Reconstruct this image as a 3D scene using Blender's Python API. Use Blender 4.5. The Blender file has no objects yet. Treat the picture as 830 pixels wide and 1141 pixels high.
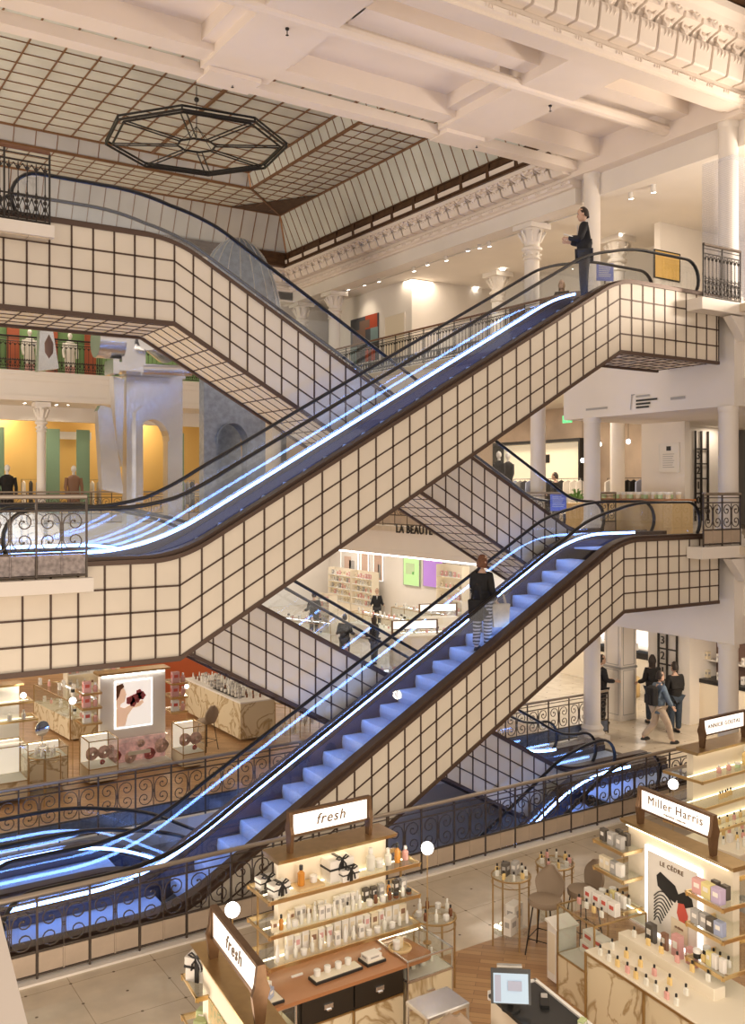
import bpy, bmesh, math, random
from mathutils import Vector, Matrix
random.seed(7)
PI = math.pi
S = bpy.context.scene
COL = S.collection
# ---------------------------------------------------------------- site dimensions (metres)
F0, F1, F2, F3 = 0.0, 5.07, 10.14, 14.25      # floor levels, ceiling of the passage
ZC = 6.27                                      # eye height of the camera
CX, SY, FP = 0.545, 0.839, 1050.0

def at(px, py=None, X=None, Y=None, Z=None, d=None):
    """point of the place seen at photo pixel px,py on a plane of the building"""
    k = (px - 415) / FP; ax = CX + SY * k; ay = SY - CX * k
    if Y is not None: d = Y / ay
    elif X is not None: d = X / ax
    elif Z is not None: d = (Z - ZC) * FP / (545 - py)
    z = ZC + (545 - py) * d / FP if py is not None else 0
    return Vector((ax * d, ay * d, z))

# ---------------------------------------------------------------- materials
M = {}
def mat(name, col, rough=.5, metal=0., emit=None, es=0., noise=0., nscale=8., bump=0., alpha=None, trans=0., col2=None, stretch=None, sub=0.):
    m = bpy.data.materials.new(name); m.use_nodes = True; nt = m.node_tree
    b = nt.nodes['Principled BSDF']; c4 = (*col, 1)
    b.inputs['Base Color'].default_value = c4
    b.inputs['Roughness'].default_value = rough; b.inputs['Metallic'].default_value = metal
    if trans: b.inputs['Transmission Weight'].default_value = trans
    if noise or bump or col2:
        tc = nt.nodes.new('ShaderNodeTexCoord'); mp = nt.nodes.new('ShaderNodeMapping'); n = nt.nodes.new('ShaderNodeTexNoise')
        nt.links.new(tc.outputs['Object'], mp.inputs[0]); nt.links.new(mp.outputs[0], n.inputs['Vector'])
        if stretch: mp.inputs['Scale'].default_value = stretch
        n.inputs['Scale'].default_value = nscale; n.inputs['Detail'].default_value = 4
        if noise or col2:
            r = nt.nodes.new('ShaderNodeMix'); r.data_type = 'RGBA'
            cc = col2 or tuple(max(0, x * (1 - noise)) for x in col)
            r.inputs[6].default_value = c4; r.inputs[7].default_value = (*cc, 1)
            rp = nt.nodes.new('ShaderNodeMapRange'); rp.inputs[1].default_value = .35; rp.inputs[2].default_value = .65
            nt.links.new(n.outputs[0], rp.inputs[0]); nt.links.new(rp.outputs[0], r.inputs[0]); nt.links.new(r.outputs[2], b.inputs['Base Color'])
        if bump:
            bp = nt.nodes.new('ShaderNodeBump'); bp.inputs['Strength'].default_value = bump; bp.inputs['Distance'].default_value = .02
            nt.links.new(n.outputs[0], bp.inputs['Height']); nt.links.new(bp.outputs[0], b.inputs['Normal'])
    if emit:
        b.inputs['Emission Color'].default_value = (*emit, 1); b.inputs['Emission Strength'].default_value = es
    M[name] = m
    return m
def glass(name, tint, refl=.05, rough=0.02):
    m = bpy.data.materials.new(name); m.use_nodes = True; nt = m.node_tree; nt.nodes.clear()
    o = nt.nodes.new('ShaderNodeOutputMaterial'); t = nt.nodes.new('ShaderNodeBsdfTransparent'); g = nt.nodes.new('ShaderNodeBsdfGlossy')
    mx = nt.nodes.new('ShaderNodeMixShader'); lw = nt.nodes.new('ShaderNodeLayerWeight'); pw = nt.nodes.new('ShaderNodeMath'); pw.operation = 'POWER'
    ad = nt.nodes.new('ShaderNodeMath'); ad.operation = 'MULTIPLY_ADD'
    t.inputs[0].default_value = (*tint, 1); g.inputs['Roughness'].default_value = rough; g.inputs[0].default_value = (1, 1, 1, 1)
    lw.inputs[0].default_value = .5; pw.inputs[1].default_value = 5; ad.inputs[1].default_value = .6; ad.inputs[2].default_value = refl; ad.use_clamp = True
    nt.links.new(lw.outputs['Facing'], pw.inputs[0]); nt.links.new(pw.outputs[0], ad.inputs[0]); nt.links.new(ad.outputs[0], mx.inputs[0])
    nt.links.new(t.outputs[0], mx.inputs[1]); nt.links.new(g.outputs[0], mx.inputs[2]); nt.links.new(mx.outputs[0], o.inputs[0])
    M[name] = m
    return m
mat('panel', (.80, .725, .61), .42, noise=.06, nscale=1.5)
mat('panel_warm', (.86, .72, .50), .42, noise=.05, nscale=1.2)
mat('mullion', (.085, .05, .035), .45, .3)
mat('brown_trim', (.10, .062, .045), .4, .3)
mat('rubber', (.012, .011, .012), .35)
mat('step_metal_led_tint', (.52, .62, .82), .55, .2, noise=.12, nscale=30, stretch=(1, 6, 1))  # blue cast of the LED strips put into the base colour
mat('skirt_metal', (.10, .10, .14), .3, .7)
mat('led', (.6, .7, 1), .5, emit=(.20, .40, 1.0), es=17.0)
mat('led_soft', (.6, .7, 1), .5, emit=(.2, .36, 1.0), es=2.2)
mat('plaster', (.90, .80, .71), .75, noise=.05, nscale=.7, bump=.05)
mat('plaster_white', (.88, .82, .75), .75, noise=.04, nscale=.9)
mat('plaster_band', (.80, .66, .42), .75, noise=.05)
def stone(name, c1, c2):
    m = mat(name, c1, .2); nt = m.node_tree; b = nt.nodes['Principled BSDF']
    tc = nt.nodes.new('ShaderNodeTexCoord'); br = nt.nodes.new('ShaderNodeTexBrick'); nt.links.new(tc.outputs['Object'], br.inputs[0])
    br.offset = 0; br.inputs['Color1'].default_value = (*c1, 1); br.inputs['Color2'].default_value = (*[x * .93 for x in c1], 1); br.inputs['Mortar'].default_value = (*c2, 1)
    br.inputs['Scale'].default_value = 1; br.inputs['Mortar Size'].default_value = .006; br.inputs['Brick Width'].default_value = 1.1; br.inputs['Row Height'].default_value = 1.1; br.inputs['Bias'].default_value = -.2
    v = nt.nodes.new('ShaderNodeTexVoronoi'); v.inputs['Scale'].default_value = 1 / .55; v.inputs['Randomness'].default_value = 0; nt.links.new(tc.outputs['Object'], v.inputs[0])
    lt = nt.nodes.new('ShaderNodeMath'); lt.operation = 'LESS_THAN'; lt.inputs[1].default_value = .035; nt.links.new(v.outputs['Distance'], lt.inputs[0])
    mx = nt.nodes.new('ShaderNodeMix'); mx.data_type = 'RGBA'; nt.links.new(lt.outputs[0], mx.inputs[0]); nt.links.new(br.outputs[0], mx.inputs[6]); mx.inputs[7].default_value = (.22, .16, .11, 1)
    n = nt.nodes.new('ShaderNodeTexNoise'); n.inputs['Scale'].default_value = 3; n.inputs['Detail'].default_value = 6; nt.links.new(tc.outputs['Object'], n.inputs['Vector'])
    m2 = nt.nodes.new('ShaderNodeMix'); m2.data_type = 'RGBA'; m2.blend_type = 'MULTIPLY'; m2.inputs[0].default_value = .35; nt.links.new(mx.outputs[2], m2.inputs[6]); nt.links.new(n.outputs['Fac'], m2.inputs[7]); nt.links.new(m2.outputs[2], b.inputs['Base Color'])
stone('stone_floor', (.80, .68, .52), (.52, .42, .30))
def marble(name, c1, c2, sc=2.0, thr=.035):
    m = mat(name, c1, .22); nt = m.node_tree; b = nt.nodes['Principled BSDF']
    tc = nt.nodes.new('ShaderNodeTexCoord'); n = nt.nodes.new('ShaderNodeTexNoise'); n.inputs['Scale'].default_value = sc; n.inputs['Detail'].default_value = 5; n.inputs['Distortion'].default_value = 1.2
    nt.links.new(tc.outputs['Object'], n.inputs['Vector'])
    s1 = nt.nodes.new('ShaderNodeMath'); s1.operation = 'SUBTRACT'; s1.inputs[1].default_value = .5; nt.links.new(n.outputs['Fac'], s1.inputs[0])
    ab = nt.nodes.new('ShaderNodeMath'); ab.operation = 'ABSOLUTE'; nt.links.new(s1.outputs[0], ab.inputs[0])
    mr = nt.nodes.new('ShaderNodeMapRange'); mr.inputs[1].default_value = 0; mr.inputs[2].default_value = thr; mr.inputs[3].default_value = 1; mr.inputs[4].default_value = 0; nt.links.new(ab.outputs[0], mr.inputs[0])
    mx = nt.nodes.new('ShaderNodeMix'); mx.data_type = 'RGBA'; mx.inputs[6].default_value = (*c1, 1); mx.inputs[7].default_value = (*c2, 1); nt.links.new(mr.outputs[0], mx.inputs[0]); nt.links.new(mx.outputs[2], b.inputs['Base Color'])
marble('marble', (.80, .70, .50), (.46, .33, .17), 1.6, .045)
def parquet(name):
    m = mat(name, (.5, .3, .15), .3); nt = m.node_tree; b = nt.nodes['Principled BSDF']
    tc = nt.nodes.new('ShaderNodeTexCoord'); mp = nt.nodes.new('ShaderNodeMapping'); mp.inputs['Rotation'].default_value = (0, 0, .785); br = nt.nodes.new('ShaderNodeTexBrick')
    nt.links.new(tc.outputs['Object'], mp.inputs[0]); nt.links.new(mp.outputs[0], br.inputs[0])
    br.inputs['Color1'].default_value = (.55, .33, .16, 1); br.inputs['Color2'].default_value = (.40, .22, .10, 1); br.inputs['Mortar'].default_value = (.2, .1, .05, 1)
    br.inputs['Scale'].default_value = 1; br.inputs['Mortar Size'].default_value = .003; br.inputs['Brick Width'].default_value = .6; br.inputs['Row Height'].default_value = .1
    nt.links.new(br.outputs[0], b.inputs['Base Color'])
parquet('wood_floor')
mat('iron', (.13, .105, .088), .45, .65, noise=.2, nscale=20)
mat('iron_pale', (.42, .36, .30), .4, .7)
mat('iron_dark', (.04, .034, .03), .5, .4)
mat('rail_panel', (.55, .44, .34), .5, .1, noise=.12, nscale=4)
mat('rail_wood', (.22, .10, .05), .4, noise=.3, nscale=6, stretch=(1, 1, 8))
mat('bronze', (.26, .13, .06), .45, .4, noise=.15, nscale=3)
mat('bronze_dark', (.13, .065, .03), .5, .3, noise=.4, nscale=5)
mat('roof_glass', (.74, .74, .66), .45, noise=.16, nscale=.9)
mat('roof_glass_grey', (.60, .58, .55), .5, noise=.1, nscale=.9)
mat('black', (.015, .014, .014), .4)
mat('white', (.85, .83, .80), .5)
mat('silver', (.84, .85, .88), .24, .92, noise=.12, nscale=1.6, bump=.6)
mat('silver_blue', (.34, .40, .52), .35, .7, noise=.25, nscale=6, bump=.3)
mat('brass', (.55, .38, .18), .3, .85, noise=.12, nscale=10)
mat('gold', (.78, .58, .30), .3, .9)
mat('bulb', (1, 1, 1), emit=(1, .93, .8), es=8)
mat('warm_strip', (1, .9, .75), emit=(1, .84, .58), es=4.5)
mat('lamp_face', (1, .95, .85), emit=(1, .9, .72), es=12)
mat('lamp_body', (.72, .68, .62), .5)
glass('esc_glass', (.96, .98, 1.0), .06)
glass('clear_glass', (.96, .98, .97), .05)
glass('shelf_glass', (.95, .97, .95), .06)

# ---------------------------------------------------------------- mesh builder
KIDS = {}
class MB:
    def __init__(s): s.v = []; s.f = []
    def add(s, vs, fs):
        n = len(s.v); s.v += [tuple(v) for v in vs]; s.f += [tuple(n + i for i in f) for f in fs]; return s
    def box(s, x0, x1, y0, y1, z0, z1):
        if x0 > x1: x0, x1 = x1, x0
        if y0 > y1: y0, y1 = y1, y0
        if z0 > z1: z0, z1 = z1, z0
        return s.add([(x0, y0, z0), (x1, y0, z0), (x1, y1, z0), (x0, y1, z0), (x0, y0, z1), (x1, y0, z1), (x1, y1, z1), (x0, y1, z1)],
                     [(0, 3, 2, 1), (4, 5, 6, 7), (0, 1, 5, 4), (1, 2, 6, 5), (2, 3, 7, 6), (3, 0, 4, 7)])
    def cbox(s, cx, cy, cz, sx, sy, sz, rz=0, ry=0, rx=0):
        m = Matrix.Translation((cx, cy, cz)) @ Matrix.Rotation(rz, 4, 'Z') @ Matrix.Rotation(ry, 4, 'Y') @ Matrix.Rotation(rx, 4, 'X')
        h = [(a * sx / 2, b * sy / 2, c * sz / 2) for c in (-1, 1) for a, b in ((-1, -1), (1, -1), (1, 1), (-1, 1))]
        return s.add([m @ Vector(p) for p in h], [(0, 3, 2, 1), (4, 5, 6, 7), (0, 1, 5, 4), (1, 2, 6, 5), (2, 3, 7, 6), (3, 0, 4, 7)])
    def bev(s, x0, x1, y0, y1, z0, z1, b=.01):
        """box with chamfered vertical and top edges"""
        b = min(b, (x1 - x0) / 3, (y1 - y0) / 3, (z1 - z0) / 3)
        P = []
        for z, i in ((z0, 0), (z1 - b, 0), (z1, b)):
            P += [(x0 + i + b, y0 + i, z), (x1 - i - b, y0 + i, z), (x1 - i, y0 + i + b, z), (x1 - i, y1 - i - b, z), (x1 - i - b, y1 - i, z), (x0 + i + b, y1 - i, z), (x0 + i, y1 - i - b, z), (x0 + i, y0 + i + b, z)]
        fs = [tuple(range(7, -1, -1)), tuple(range(16, 24))]
        for r in (0, 8):
            for k in range(8): fs.append((r + k, r + (k + 1) % 8, r + 8 + (k + 1) % 8, r + 8 + k))
        return s.add(P, fs)
    def prism(s, pts, y0, y1, axis='Y'):
        """polygon pts extruded; axis Y: pts are (x,z); axis X: pts are (y,z); axis Z: pts are (x,y)"""
        n = len(pts)
        def p(a, b, t): return (a, t, b) if axis == 'Y' else ((t, a, b) if axis == 'X' else (a, b, t))
        vs = [p(a, b, y0) for a, b in pts] + [p(a, b, y1) for a, b in pts]
        fs = [tuple(range(n)), tuple(range(2 * n - 1, n - 1, -1))] + [(i, i + n, (i + 1) % n + n, (i + 1) % n) for i in range(n)]
        return s.add(vs, fs)
    def strip(s, top, bot, y0, y1):
        """solid between two polylines (x,z) of equal length, extruded over y"""
        n = len(top); vs = []
        for (a, b), (c, d) in zip(top, bot): vs += [(a, y0, b), (c, y0, d), (c, y1, d), (a, y1, b)]
        fs = [(0, 1, 2, 3), (4 * n - 1, 4 * n - 2, 4 * n - 3, 4 * n - 4)]
        for i in range(n - 1):
            o = 4 * i
            for k in range(4): fs.append((o + k, o + 4 + k, o + 4 + (k + 1) % 4, o + (k + 1) % 4))
        return s.add(vs, fs)
    def tube(s, pts, r, n=6, closed=False, r2=None):
        pts = [Vector(p) for p in pts]; m = len(pts); vs = []; fs = []
        rr = r if isinstance(r, (list, tuple)) else [r] * m
        prev = None
        for i, p in enumerate(pts):
            a = pts[(i - 1) % m] if (closed or i > 0) else p; b = pts[(i + 1) % m] if (closed or i < m - 1) else p
            t = (b - a).normalized()
            if prev is None:
                up = Vector((0, 0, 1)) if abs(t.z) < .9 else Vector((0, 1, 0)); u = t.cross(up).normalized()
            else:
                u = (prev - t * prev.dot(t)); u = u.normalized() if u.length > 1e-6 else t.orthogonal().normalized()
            prev = u; w = t.cross(u)
            for k in range(n):
                an = 2 * PI * (k + .5) / n; vs.append(p + (u * math.cos(an) * rr[i] + w * math.sin(an) * (rr[i] if r2 is None else r2)))
        for i in range(m if closed else m - 1):
            for k in range(n):
                a = i * n; b = ((i + 1) % m) * n; fs.append((a + k, a + (k + 1) % n, b + (k + 1) % n, b + k))
        if not closed: fs += [tuple(range(n - 1, -1, -1)), tuple(range((m - 1) * n, m * n))]
        return s.add(vs, fs)
    def lathe(s, prof, c=(0, 0, 0), n=12, sx=1, sy=1):
        vs = []; fs = []; m = len(prof)
        for r, z in prof:
            for k in range(n):
                a = 2 * PI * k / n; vs.append((c[0] + r * sx * math.cos(a), c[1] + r * sy * math.sin(a), c[2] + z))
        for i in range(m - 1):
            for k in range(n): fs.append((i * n + k, i * n + (k + 1) % n, (i + 1) * n + (k + 1) % n, (i + 1) * n + k))
        fs += [tuple(range(n - 1, -1, -1)), tuple(range((m - 1) * n, m * n))]
        return s.add(vs, fs)
    def cyl(s, c, r, h, n=12): return s.lathe([(r, 0), (r, h)], c, n)
    def sphere(s, c, r, n=10, sz=1):
        m = max(4, n // 2)
        return s.lathe([(max(1e-4, r * math.sin(PI * i / m)), -r * sz * math.cos(PI * i / m)) for i in range(m + 1)], c, n)
    def quad(s, a, b, c, d): return s.add([a, b, c, d], [(0, 1, 2, 3)])
    def build(s, name, m, parent=None, smooth=False, loc=None, rz=0, kind=None, label=None):
        me = bpy.data.meshes.new(name); me.from_pydata(s.v, [], s.f); me.validate(); me.update()
        bm = bmesh.new(); bm.from_mesh(me); bmesh.ops.recalc_face_normals(bm, faces=bm.faces); bm.to_mesh(me); bm.free()
        me.materials.append(M[m] if isinstance(m, str) else m)
        if smooth:
            me.polygons.foreach_set('use_smooth', [True] * len(me.polygons))
            try: me.set_sharp_from_angle(angle=math.radians(40))
            except Exception: pass
        o = bpy.data.objects.new(name, me); COL.objects.link(o)
        if parent: o.parent = parent; KIDS.setdefault(parent.name, []).append(o)
        if loc: o.location = loc
        if rz: o.rotation_euler.z = rz
        if kind: o['kind'] = kind
        if label: o['label'] = label
        return o
def tag(o, label, cat, group=None, kind=None):
    o['label'] = label; o['category'] = cat
    if group: o['group'] = group
    if kind: o['kind'] = kind
    return o
def empty(name, loc, label, cat, group=None, rz=0):
    o = bpy.data.objects.new(name, None); COL.objects.link(o); o.location = loc; o.rotation_euler.z = rz; o.empty_display_size = .2
    return tag(o, label, cat, group)
def dup(o, loc=None, rz=None, label=None, group=None, parent=None, scale=None):
    c = o.copy(); COL.objects.link(c)
    if parent is not None: c.parent = parent; KIDS.setdefault(parent.name, []).append(c)
    if loc is not None: c.location = loc
    if rz is not None: c.rotation_euler.z = rz
    if scale is not None: c.scale = (scale,) * 3 if not hasattr(scale, '__len__') else scale
    if label: c['label'] = label
    if group: c['group'] = group
    for ch in list(KIDS.get(o.name, [])): dup(ch, parent=c)
    return c
def struct(mb, name, m, smooth=False):
    return mb.build(name, m, smooth=smooth, kind='structure')
def text(body, size, loc, m, rot=(PI / 2, 0, 0), ext=.004, parent=None, name='lettering', space=1.0, shear=0., align='CENTER', sx=1., bold=0.):
    cu = bpy.data.curves.new(name, 'FONT'); cu.body = body; cu.size = size; cu.extrude = ext; cu.align_x = align; cu.align_y = 'CENTER'
    cu.space_character = space; cu.shear = shear; cu.offset = bold; cu.resolution_u = 3
    t = bpy.data.objects.new('tmp', cu); COL.objects.link(t)
    dg = bpy.context.evaluated_depsgraph_get(); dg.update()
    me = bpy.data.meshes.new_from_object(t.evaluated_get(dg)); bpy.data.objects.remove(t); bpy.data.curves.remove(cu)
    me.materials.clear(); me.materials.append(M[m]); me.name = name
    o = bpy.data.objects.new(name, me); COL.objects.link(o); o.location = loc; o.rotation_euler = rot; o.scale = (sx, 1, 1)
    if parent: o.parent = parent; KIDS.setdefault(parent.name, []).append(o)
    return o
# ---------------------------------------------------------------- camera
cam = bpy.data.cameras.new('camera'); co = bpy.data.objects.new('camera', cam); COL.objects.link(co)
co.location = (0, 0, ZC); co.rotation_euler = (PI / 2, 0, -math.atan2(CX, SY)); cam.sensor_width = 36; cam.lens = 36 * FP / 1141
cam.shift_y = -25.5 / 1141; cam.clip_end = 200; cam.clip_start = .05; S.camera = co
S.view_settings.view_transform = 'Standard'; S.view_settings.look = 'None'; S.view_settings.gamma = 1; S.view_settings.exposure = 0
S.view_settings.use_curve_mapping = False
S.cycles.max_bounces = 6; S.cycles.transparent_max_bounces = 24; S.cycles.glossy_bounces = 3; S.cycles.diffuse_bounces = 3
S.cycles.caustics_reflective = False; S.cycles.caustics_refractive = False; S.cycles.sample_clamp_indirect = 4
S.cycles.use_denoising = True
# ---------------------------------------------------------------- escalators
TAN = .563
def smooth_path(x0, xa, xb, x1, za, zb, R, h, n=9, Rb=None):
    Rb = R if Rb is None else Rb
    """polyline (x,z): flat za until xa, slope to xb, flat zb; corners rounded over +-R; lifted by h"""
    def q(p0, p1, p2):
        return [((1 - t) ** 2 * p0[0] + 2 * t * (1 - t) * p1[0] + t * t * p2[0], (1 - t) ** 2 * p0[1] + 2 * t * (1 - t) * p1[1] + t * t * p2[1] + h) for t in [i / n for i in range(n + 1)]]
    sl = (zb - za) / (xb - xa)
    P = [(x0, za + h)] + q((xa - R, za), (xa, za), (xa + R, za + sl * R)) + q((xb - Rb, zb - sl * Rb), (xb, zb), (xb + Rb, zb)) + [(x1, zb + h)]
    return P
def escalator(label, x0, xa, xb, x1, za, zb, Y, H=1.34, sides='F', nl=(True, True), group='escalators', tl=.33, tr=.325, step_n=None, newel=(0, 0), led=None, soffit=True, pmat='panel'):
    """x0..xa lower/left landing, slope xa..xb, xb..x1 landing. za, zb: floor heights left and right. Y front face; 1.6 m deep."""
    W = 1.62; root = empty('escalator', (xa, Y, min(za, zb)), label, 'escalator', group)
    ox, oy, oz = root.location
    def B(mb, name, m, sm=False, lab=None):
        mb.v = [(a - ox, b - oy, c - oz) for a, b, c in mb.v]
        return mb.build(name, m, root, smooth=sm, label=lab)
    ct = .17
    zz = lambda x: za if x <= xa else (zb if x >= xb else za + (zb - za) * (x - xa) / (xb - xa))
    top = [(x0, za + ct), (xa, za + ct), (xb, zb + ct), (x1, zb + ct)]
    rt = smooth_path(x0, xa, xb, x1, za, zb, .45, ct)
    bot = lambda pts: [(a, zz(a) + ct - H) for a, b in pts]
    # cladding: front and back skins, soffit
    m = MB(); m.strip(rt, bot(rt), Y, Y + .04); B(m, 'side_cladding', pmat)
    m = MB(); m.strip(rt, bot(rt), Y + W - .04, Y + W); B(m, 'side_cladding', pmat)
    sb = [(a, b - H) for a, b in top]
    m = MB(); m.strip([(a, b + .04) for a, b in sb], sb, Y + .04, Y + W - .04); B(m, 'soffit_panel', 'panel_warm')
    # grid of glazing bars
    xs = []
    n = max(1, round((xa - x0) / tl)); xs += [xa - i * tl for i in range(1, n + 1) if xa - i * tl > x0 - .01]
    ns = round((xb - xa) / .3273); xs += [xa + (xb - xa) * i / ns for i in range(ns + 1)]
    n = max(1, round((x1 - xb) / tr)); xs += [xb + i * tr for i in range(1, n + 1) if xb + i * tr < x1 + .01]
    xs.sort(); bw = .013
    import bisect
    def rz(x):
        for (a, b), (c, d) in zip(rt, rt[1:]):
            if a <= x <= c: return b + (d - b) * (x - a) / max(1e-6, c - a)
        return rt[-1][1]
    for yy, nm in ((Y - .012, 'cladding_grid'), (Y + W, 'cladding_grid')):
        m = MB()
        for x in xs: m.add([(x - bw, yy, zz(x) + ct - H), (x + bw, yy, zz(x) + ct - H), (x + bw, yy, rz(x)), (x - bw, yy, rz(x)), (x - bw, yy + .012, zz(x) + ct - H), (x + bw, yy + .012, zz(x) + ct - H), (x + bw, yy + .012, rz(x)), (x - bw, yy + .012, rz(x))], [(0, 1, 2, 3), (7, 6, 5, 4), (0, 3, 7, 4), (1, 5, 6, 2)])
        for k in (1, 2, 3):
            c = [(a, zz(a) + ct - H * (1 - k / 4) + bw) for a, b in top]; e = [(a, b - 2 * bw) for a, b in c]
            m.strip(c, e, yy, yy + .012)
        B(m, nm, 'mullion')
    if soffit:
        m = MB()
        for x in xs: m.box(x - .009, x + .009, Y + .05, Y + W - .05, zz(x) + ct - H - .012, zz(x) + ct - H + .012)
        for k in range(1, 5):
            y = Y + W * k / 5; m.strip([(a, b + .01) for a, b in sb], [(a, b - .01) for a, b in sb], y - .009, y + .009)
        B(m, 'soffit_grid', 'mullion', lab='brown glazing bars of the underside')
    # edge trims
    for yy in (Y - .03, Y + W - .03):
        m = MB(); m.strip([(a, b + .055) for a, b in rt], [(a, b - .01) for a, b in rt], yy, yy + .12)
        m.strip([(a, b + .02) for a, b in sb], [(a, b - .05) for a, b in sb], yy, yy + .06)
        B(m, 'edge_trim', 'brown_trim')
    # end caps
    for x, z in ((x0, za), (x1, zb)): m = MB(); m.box(x - .02, x + .02, Y, Y + W, z + ct - H, z + ct - .18); B(m, 'end_cap', 'brown_trim')
    # decks, skirts
    gi, go = Y + .20, Y + W - .20     # glass planes
    rs = smooth_path(x0, xa, xb, x1, za, zb, .55, 0)
    for a, b in ((Y + .06, gi + .06), (go - .06, Y + W - .06)):
        m = MB(); m.strip([(p, q + ct + .10) for p, q in rs], [(p, q + ct - .03) for p, q in rs], a, b); B(m, 'deck', 'brown_trim')
    for a in (gi + .07, go - .09):
        m = MB(); m.strip([(p, q + ct - .03) for p, q in rs], [(p, q - .3) for p, q in rs], a, a + .02); B(m, 'skirt', 'skirt_metal')
    # LED strips on the inner sides
    xl0 = x0 + .1 if newel[0] else x0; e0 = newel[0]; e1 = newel[1]
    L = smooth_path(max(x0, e0 - .1) if e0 else x0, xa, xb, led or (min(x1, e1 - .3) if e1 else x1), za, zb, .9, 0)
    lim = led or (min(x1, e1 - .25) if e1 else x1)
    if L[-1][0] < L[-2][0] or led:
        L = smooth_path(max(x0, e0 - .1) if e0 else x0, xa, xb, x1 + 3, za, zb, .9, 0); k = max(i for i, p in enumerate(L) if p[0] < lim); f = (lim - L[k][0]) / (L[k + 1][0] - L[k][0])
        L = L[:k + 1] + [(lim, L[k][1] + f * (L[k + 1][1] - L[k][1]))]
    for a in (gi + .05, go - .075):
        dz = .075 if a < Y + .5 else 0
        m = MB(); m.strip([(p, q + ct + .11 - dz) for p, q in L], [(p, q + ct + .065 - dz) for p, q in L], a, a + .025); B(m, 'light_strip', 'led')
    # balustrades: glass and handrail, with newel ends
    for y in (gi, go):
        g0 = e0 if e0 else x0; g1 = e1 if e1 else x1
        hh = .93
        T = smooth_path(g0, xa, xb, g1, za, zb, min(1.0, xa - g0 - .05), hh, 12, min(1.0, g1 - xb - .05))
        T = [(p, q + (.0 if (p <= xa or p >= xb) else .10 * min(1, (p - xa) / .9, (xb - p) / .9))) for p, q in T]
        bt = [(p, zz(p) + ct + .05) for p, q in T]
        m = MB(); m.strip([(p, q - .05) for p, q in T], bt, y - .006, y + .006)
        for e, z, sg in ((e0, za, -1), (e1, zb, 1)):
            if e:
                cz = z + hh - .40
                pts = [(e, z + hh - .05)] + [(e + sg * .36 * math.sin(t), cz + .36 * math.cos(t)) for t in [PI * i / 10 for i in range(1, 10)]] + [(e, cz - .36)]
                if sg < 0: pts = pts[::-1]
                m.prism(pts, y - .006, y + .006)
        B(m, 'balustrade_glass', 'esc_glass')
        H3 = [(p, y, q) for p, q in T]
        if e0: H3 = [(e0 - .40 * math.sin(t), y, za + hh - .40 + .40 * math.cos(t)) for t in [PI * i / 12 for i in range(12, 0, -1)]] + H3
        if e1: H3 = H3 + [(e1 + .40 * math.sin(t), y, zb + hh - .40 + .40 * math.cos(t)) for t in [PI * i / 12 for i in range(1, 13)]]
        m = MB(); m.tube(H3, .042, 8, r2=.03); B(m, 'handrail', 'rubber', True)
    # steps
    rise = .22; run = rise / TAN
    m = MB()
    prof = [(-.02, 0), (run + .005, 0), (run + .005, -.03), (.03, -.05)] + [(.03 - .028 * math.sin(PI * k / 6), -.05 - (rise - .01) * k / 6) for k in range(1, 7)] + [(.0, -rise), (-.02, -rise + .02)]
    prof = [(0, 0), (run, 0), (run, -.04), (.045, -.04), (.03, -.10), (.012, -.16), (.005, -rise), (-.012, -rise), (-.025, -.12), (-.018, -.04), (-.01, -.01)]
    asc = zb > za
    if not asc: prof = [(-a, b) for a, b in prof][::-1]
    m.prism(prof, gi + .09 - oy, go - .10 - oy)
    for k in range(5): pass
    nstep = int(abs(zb - za) / rise)
    st = None
    lo, hi = (xa, xb) if asc else (xb, xa)
    for i in range(1, nstep):
        x = (lo + i * run if asc else lo - i * run) - ox; z = min(za, zb) + rise * i - oz
        if st is None: st = m.build('step', 'step_metal_led_tint', root, loc=(x, 0, z))
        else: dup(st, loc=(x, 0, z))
    # flat treads at each landing
    m = MB(); m.box(x0, xa + (.1 if asc else 0), gi + .09, go - .09, za - .03, za); B(m, 'landing_plate', 'step_metal_led_tint')
    m = MB(); m.box(xb, x1, gi + .09, go - .09, zb - .03, zb); B(m, 'landing_plate', 'step_metal_led_tint')
    return root
escalator('upper escalator climbing right from the left balcony, standing man at its top', 2.0, 5.0, 14.0, 17.0, F1, F2, 12.73, 1.36, newel=(3.05, 16.2), led=14.15, tl=.358)
escalator('lower escalator with wide blue-lit steps, woman in black riding up it', 2.0, 5.0, 14.1, 17.0, F0, F1, 12.73, 1.34, newel=(3.05, 16.25))
escalator('upper escalator descending from the top left landing, behind the rising one', 1.5, 5.64, 14.75, 17.0, F2, F1, 14.59, 1.34, newel=(3.55, 15.35), led=15.5)
escalator('escalator descending from the left middle balcony behind the blue-lit steps', 1.5, 5.34, 14.45, 17.0, F1, F0, 14.59, 1.34, newel=(3.2, 15.1), led=15.4)
escalator('basement escalator behind the front scroll railing descending to the right from the bottom left', 1.0, 4.95, 13.95, 17.0, F0, F0 - 5.07, 14.62, 1.34, newel=(3.0, 0), soffit=False)
escalator('basement escalator rising to the ground floor behind the front scroll railing at right', 1.0, 5.3, 14.3, 17.0, F0 - 5.07, F0, 12.73, 1.34, newel=(0, 15.0), led=15.8, soffit=False)
# ---------------------------------------------------------------- shell of the hall
R_ = lambda z: z + ZC          # height relative to the eye
WX0, WX1, WY0, WY1 = 3.6, 17.15, 12.45, 16.95   # stair well
XR, YB = 17.3, 32.2            # edge of the right galleries, edge of the back galleries
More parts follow.
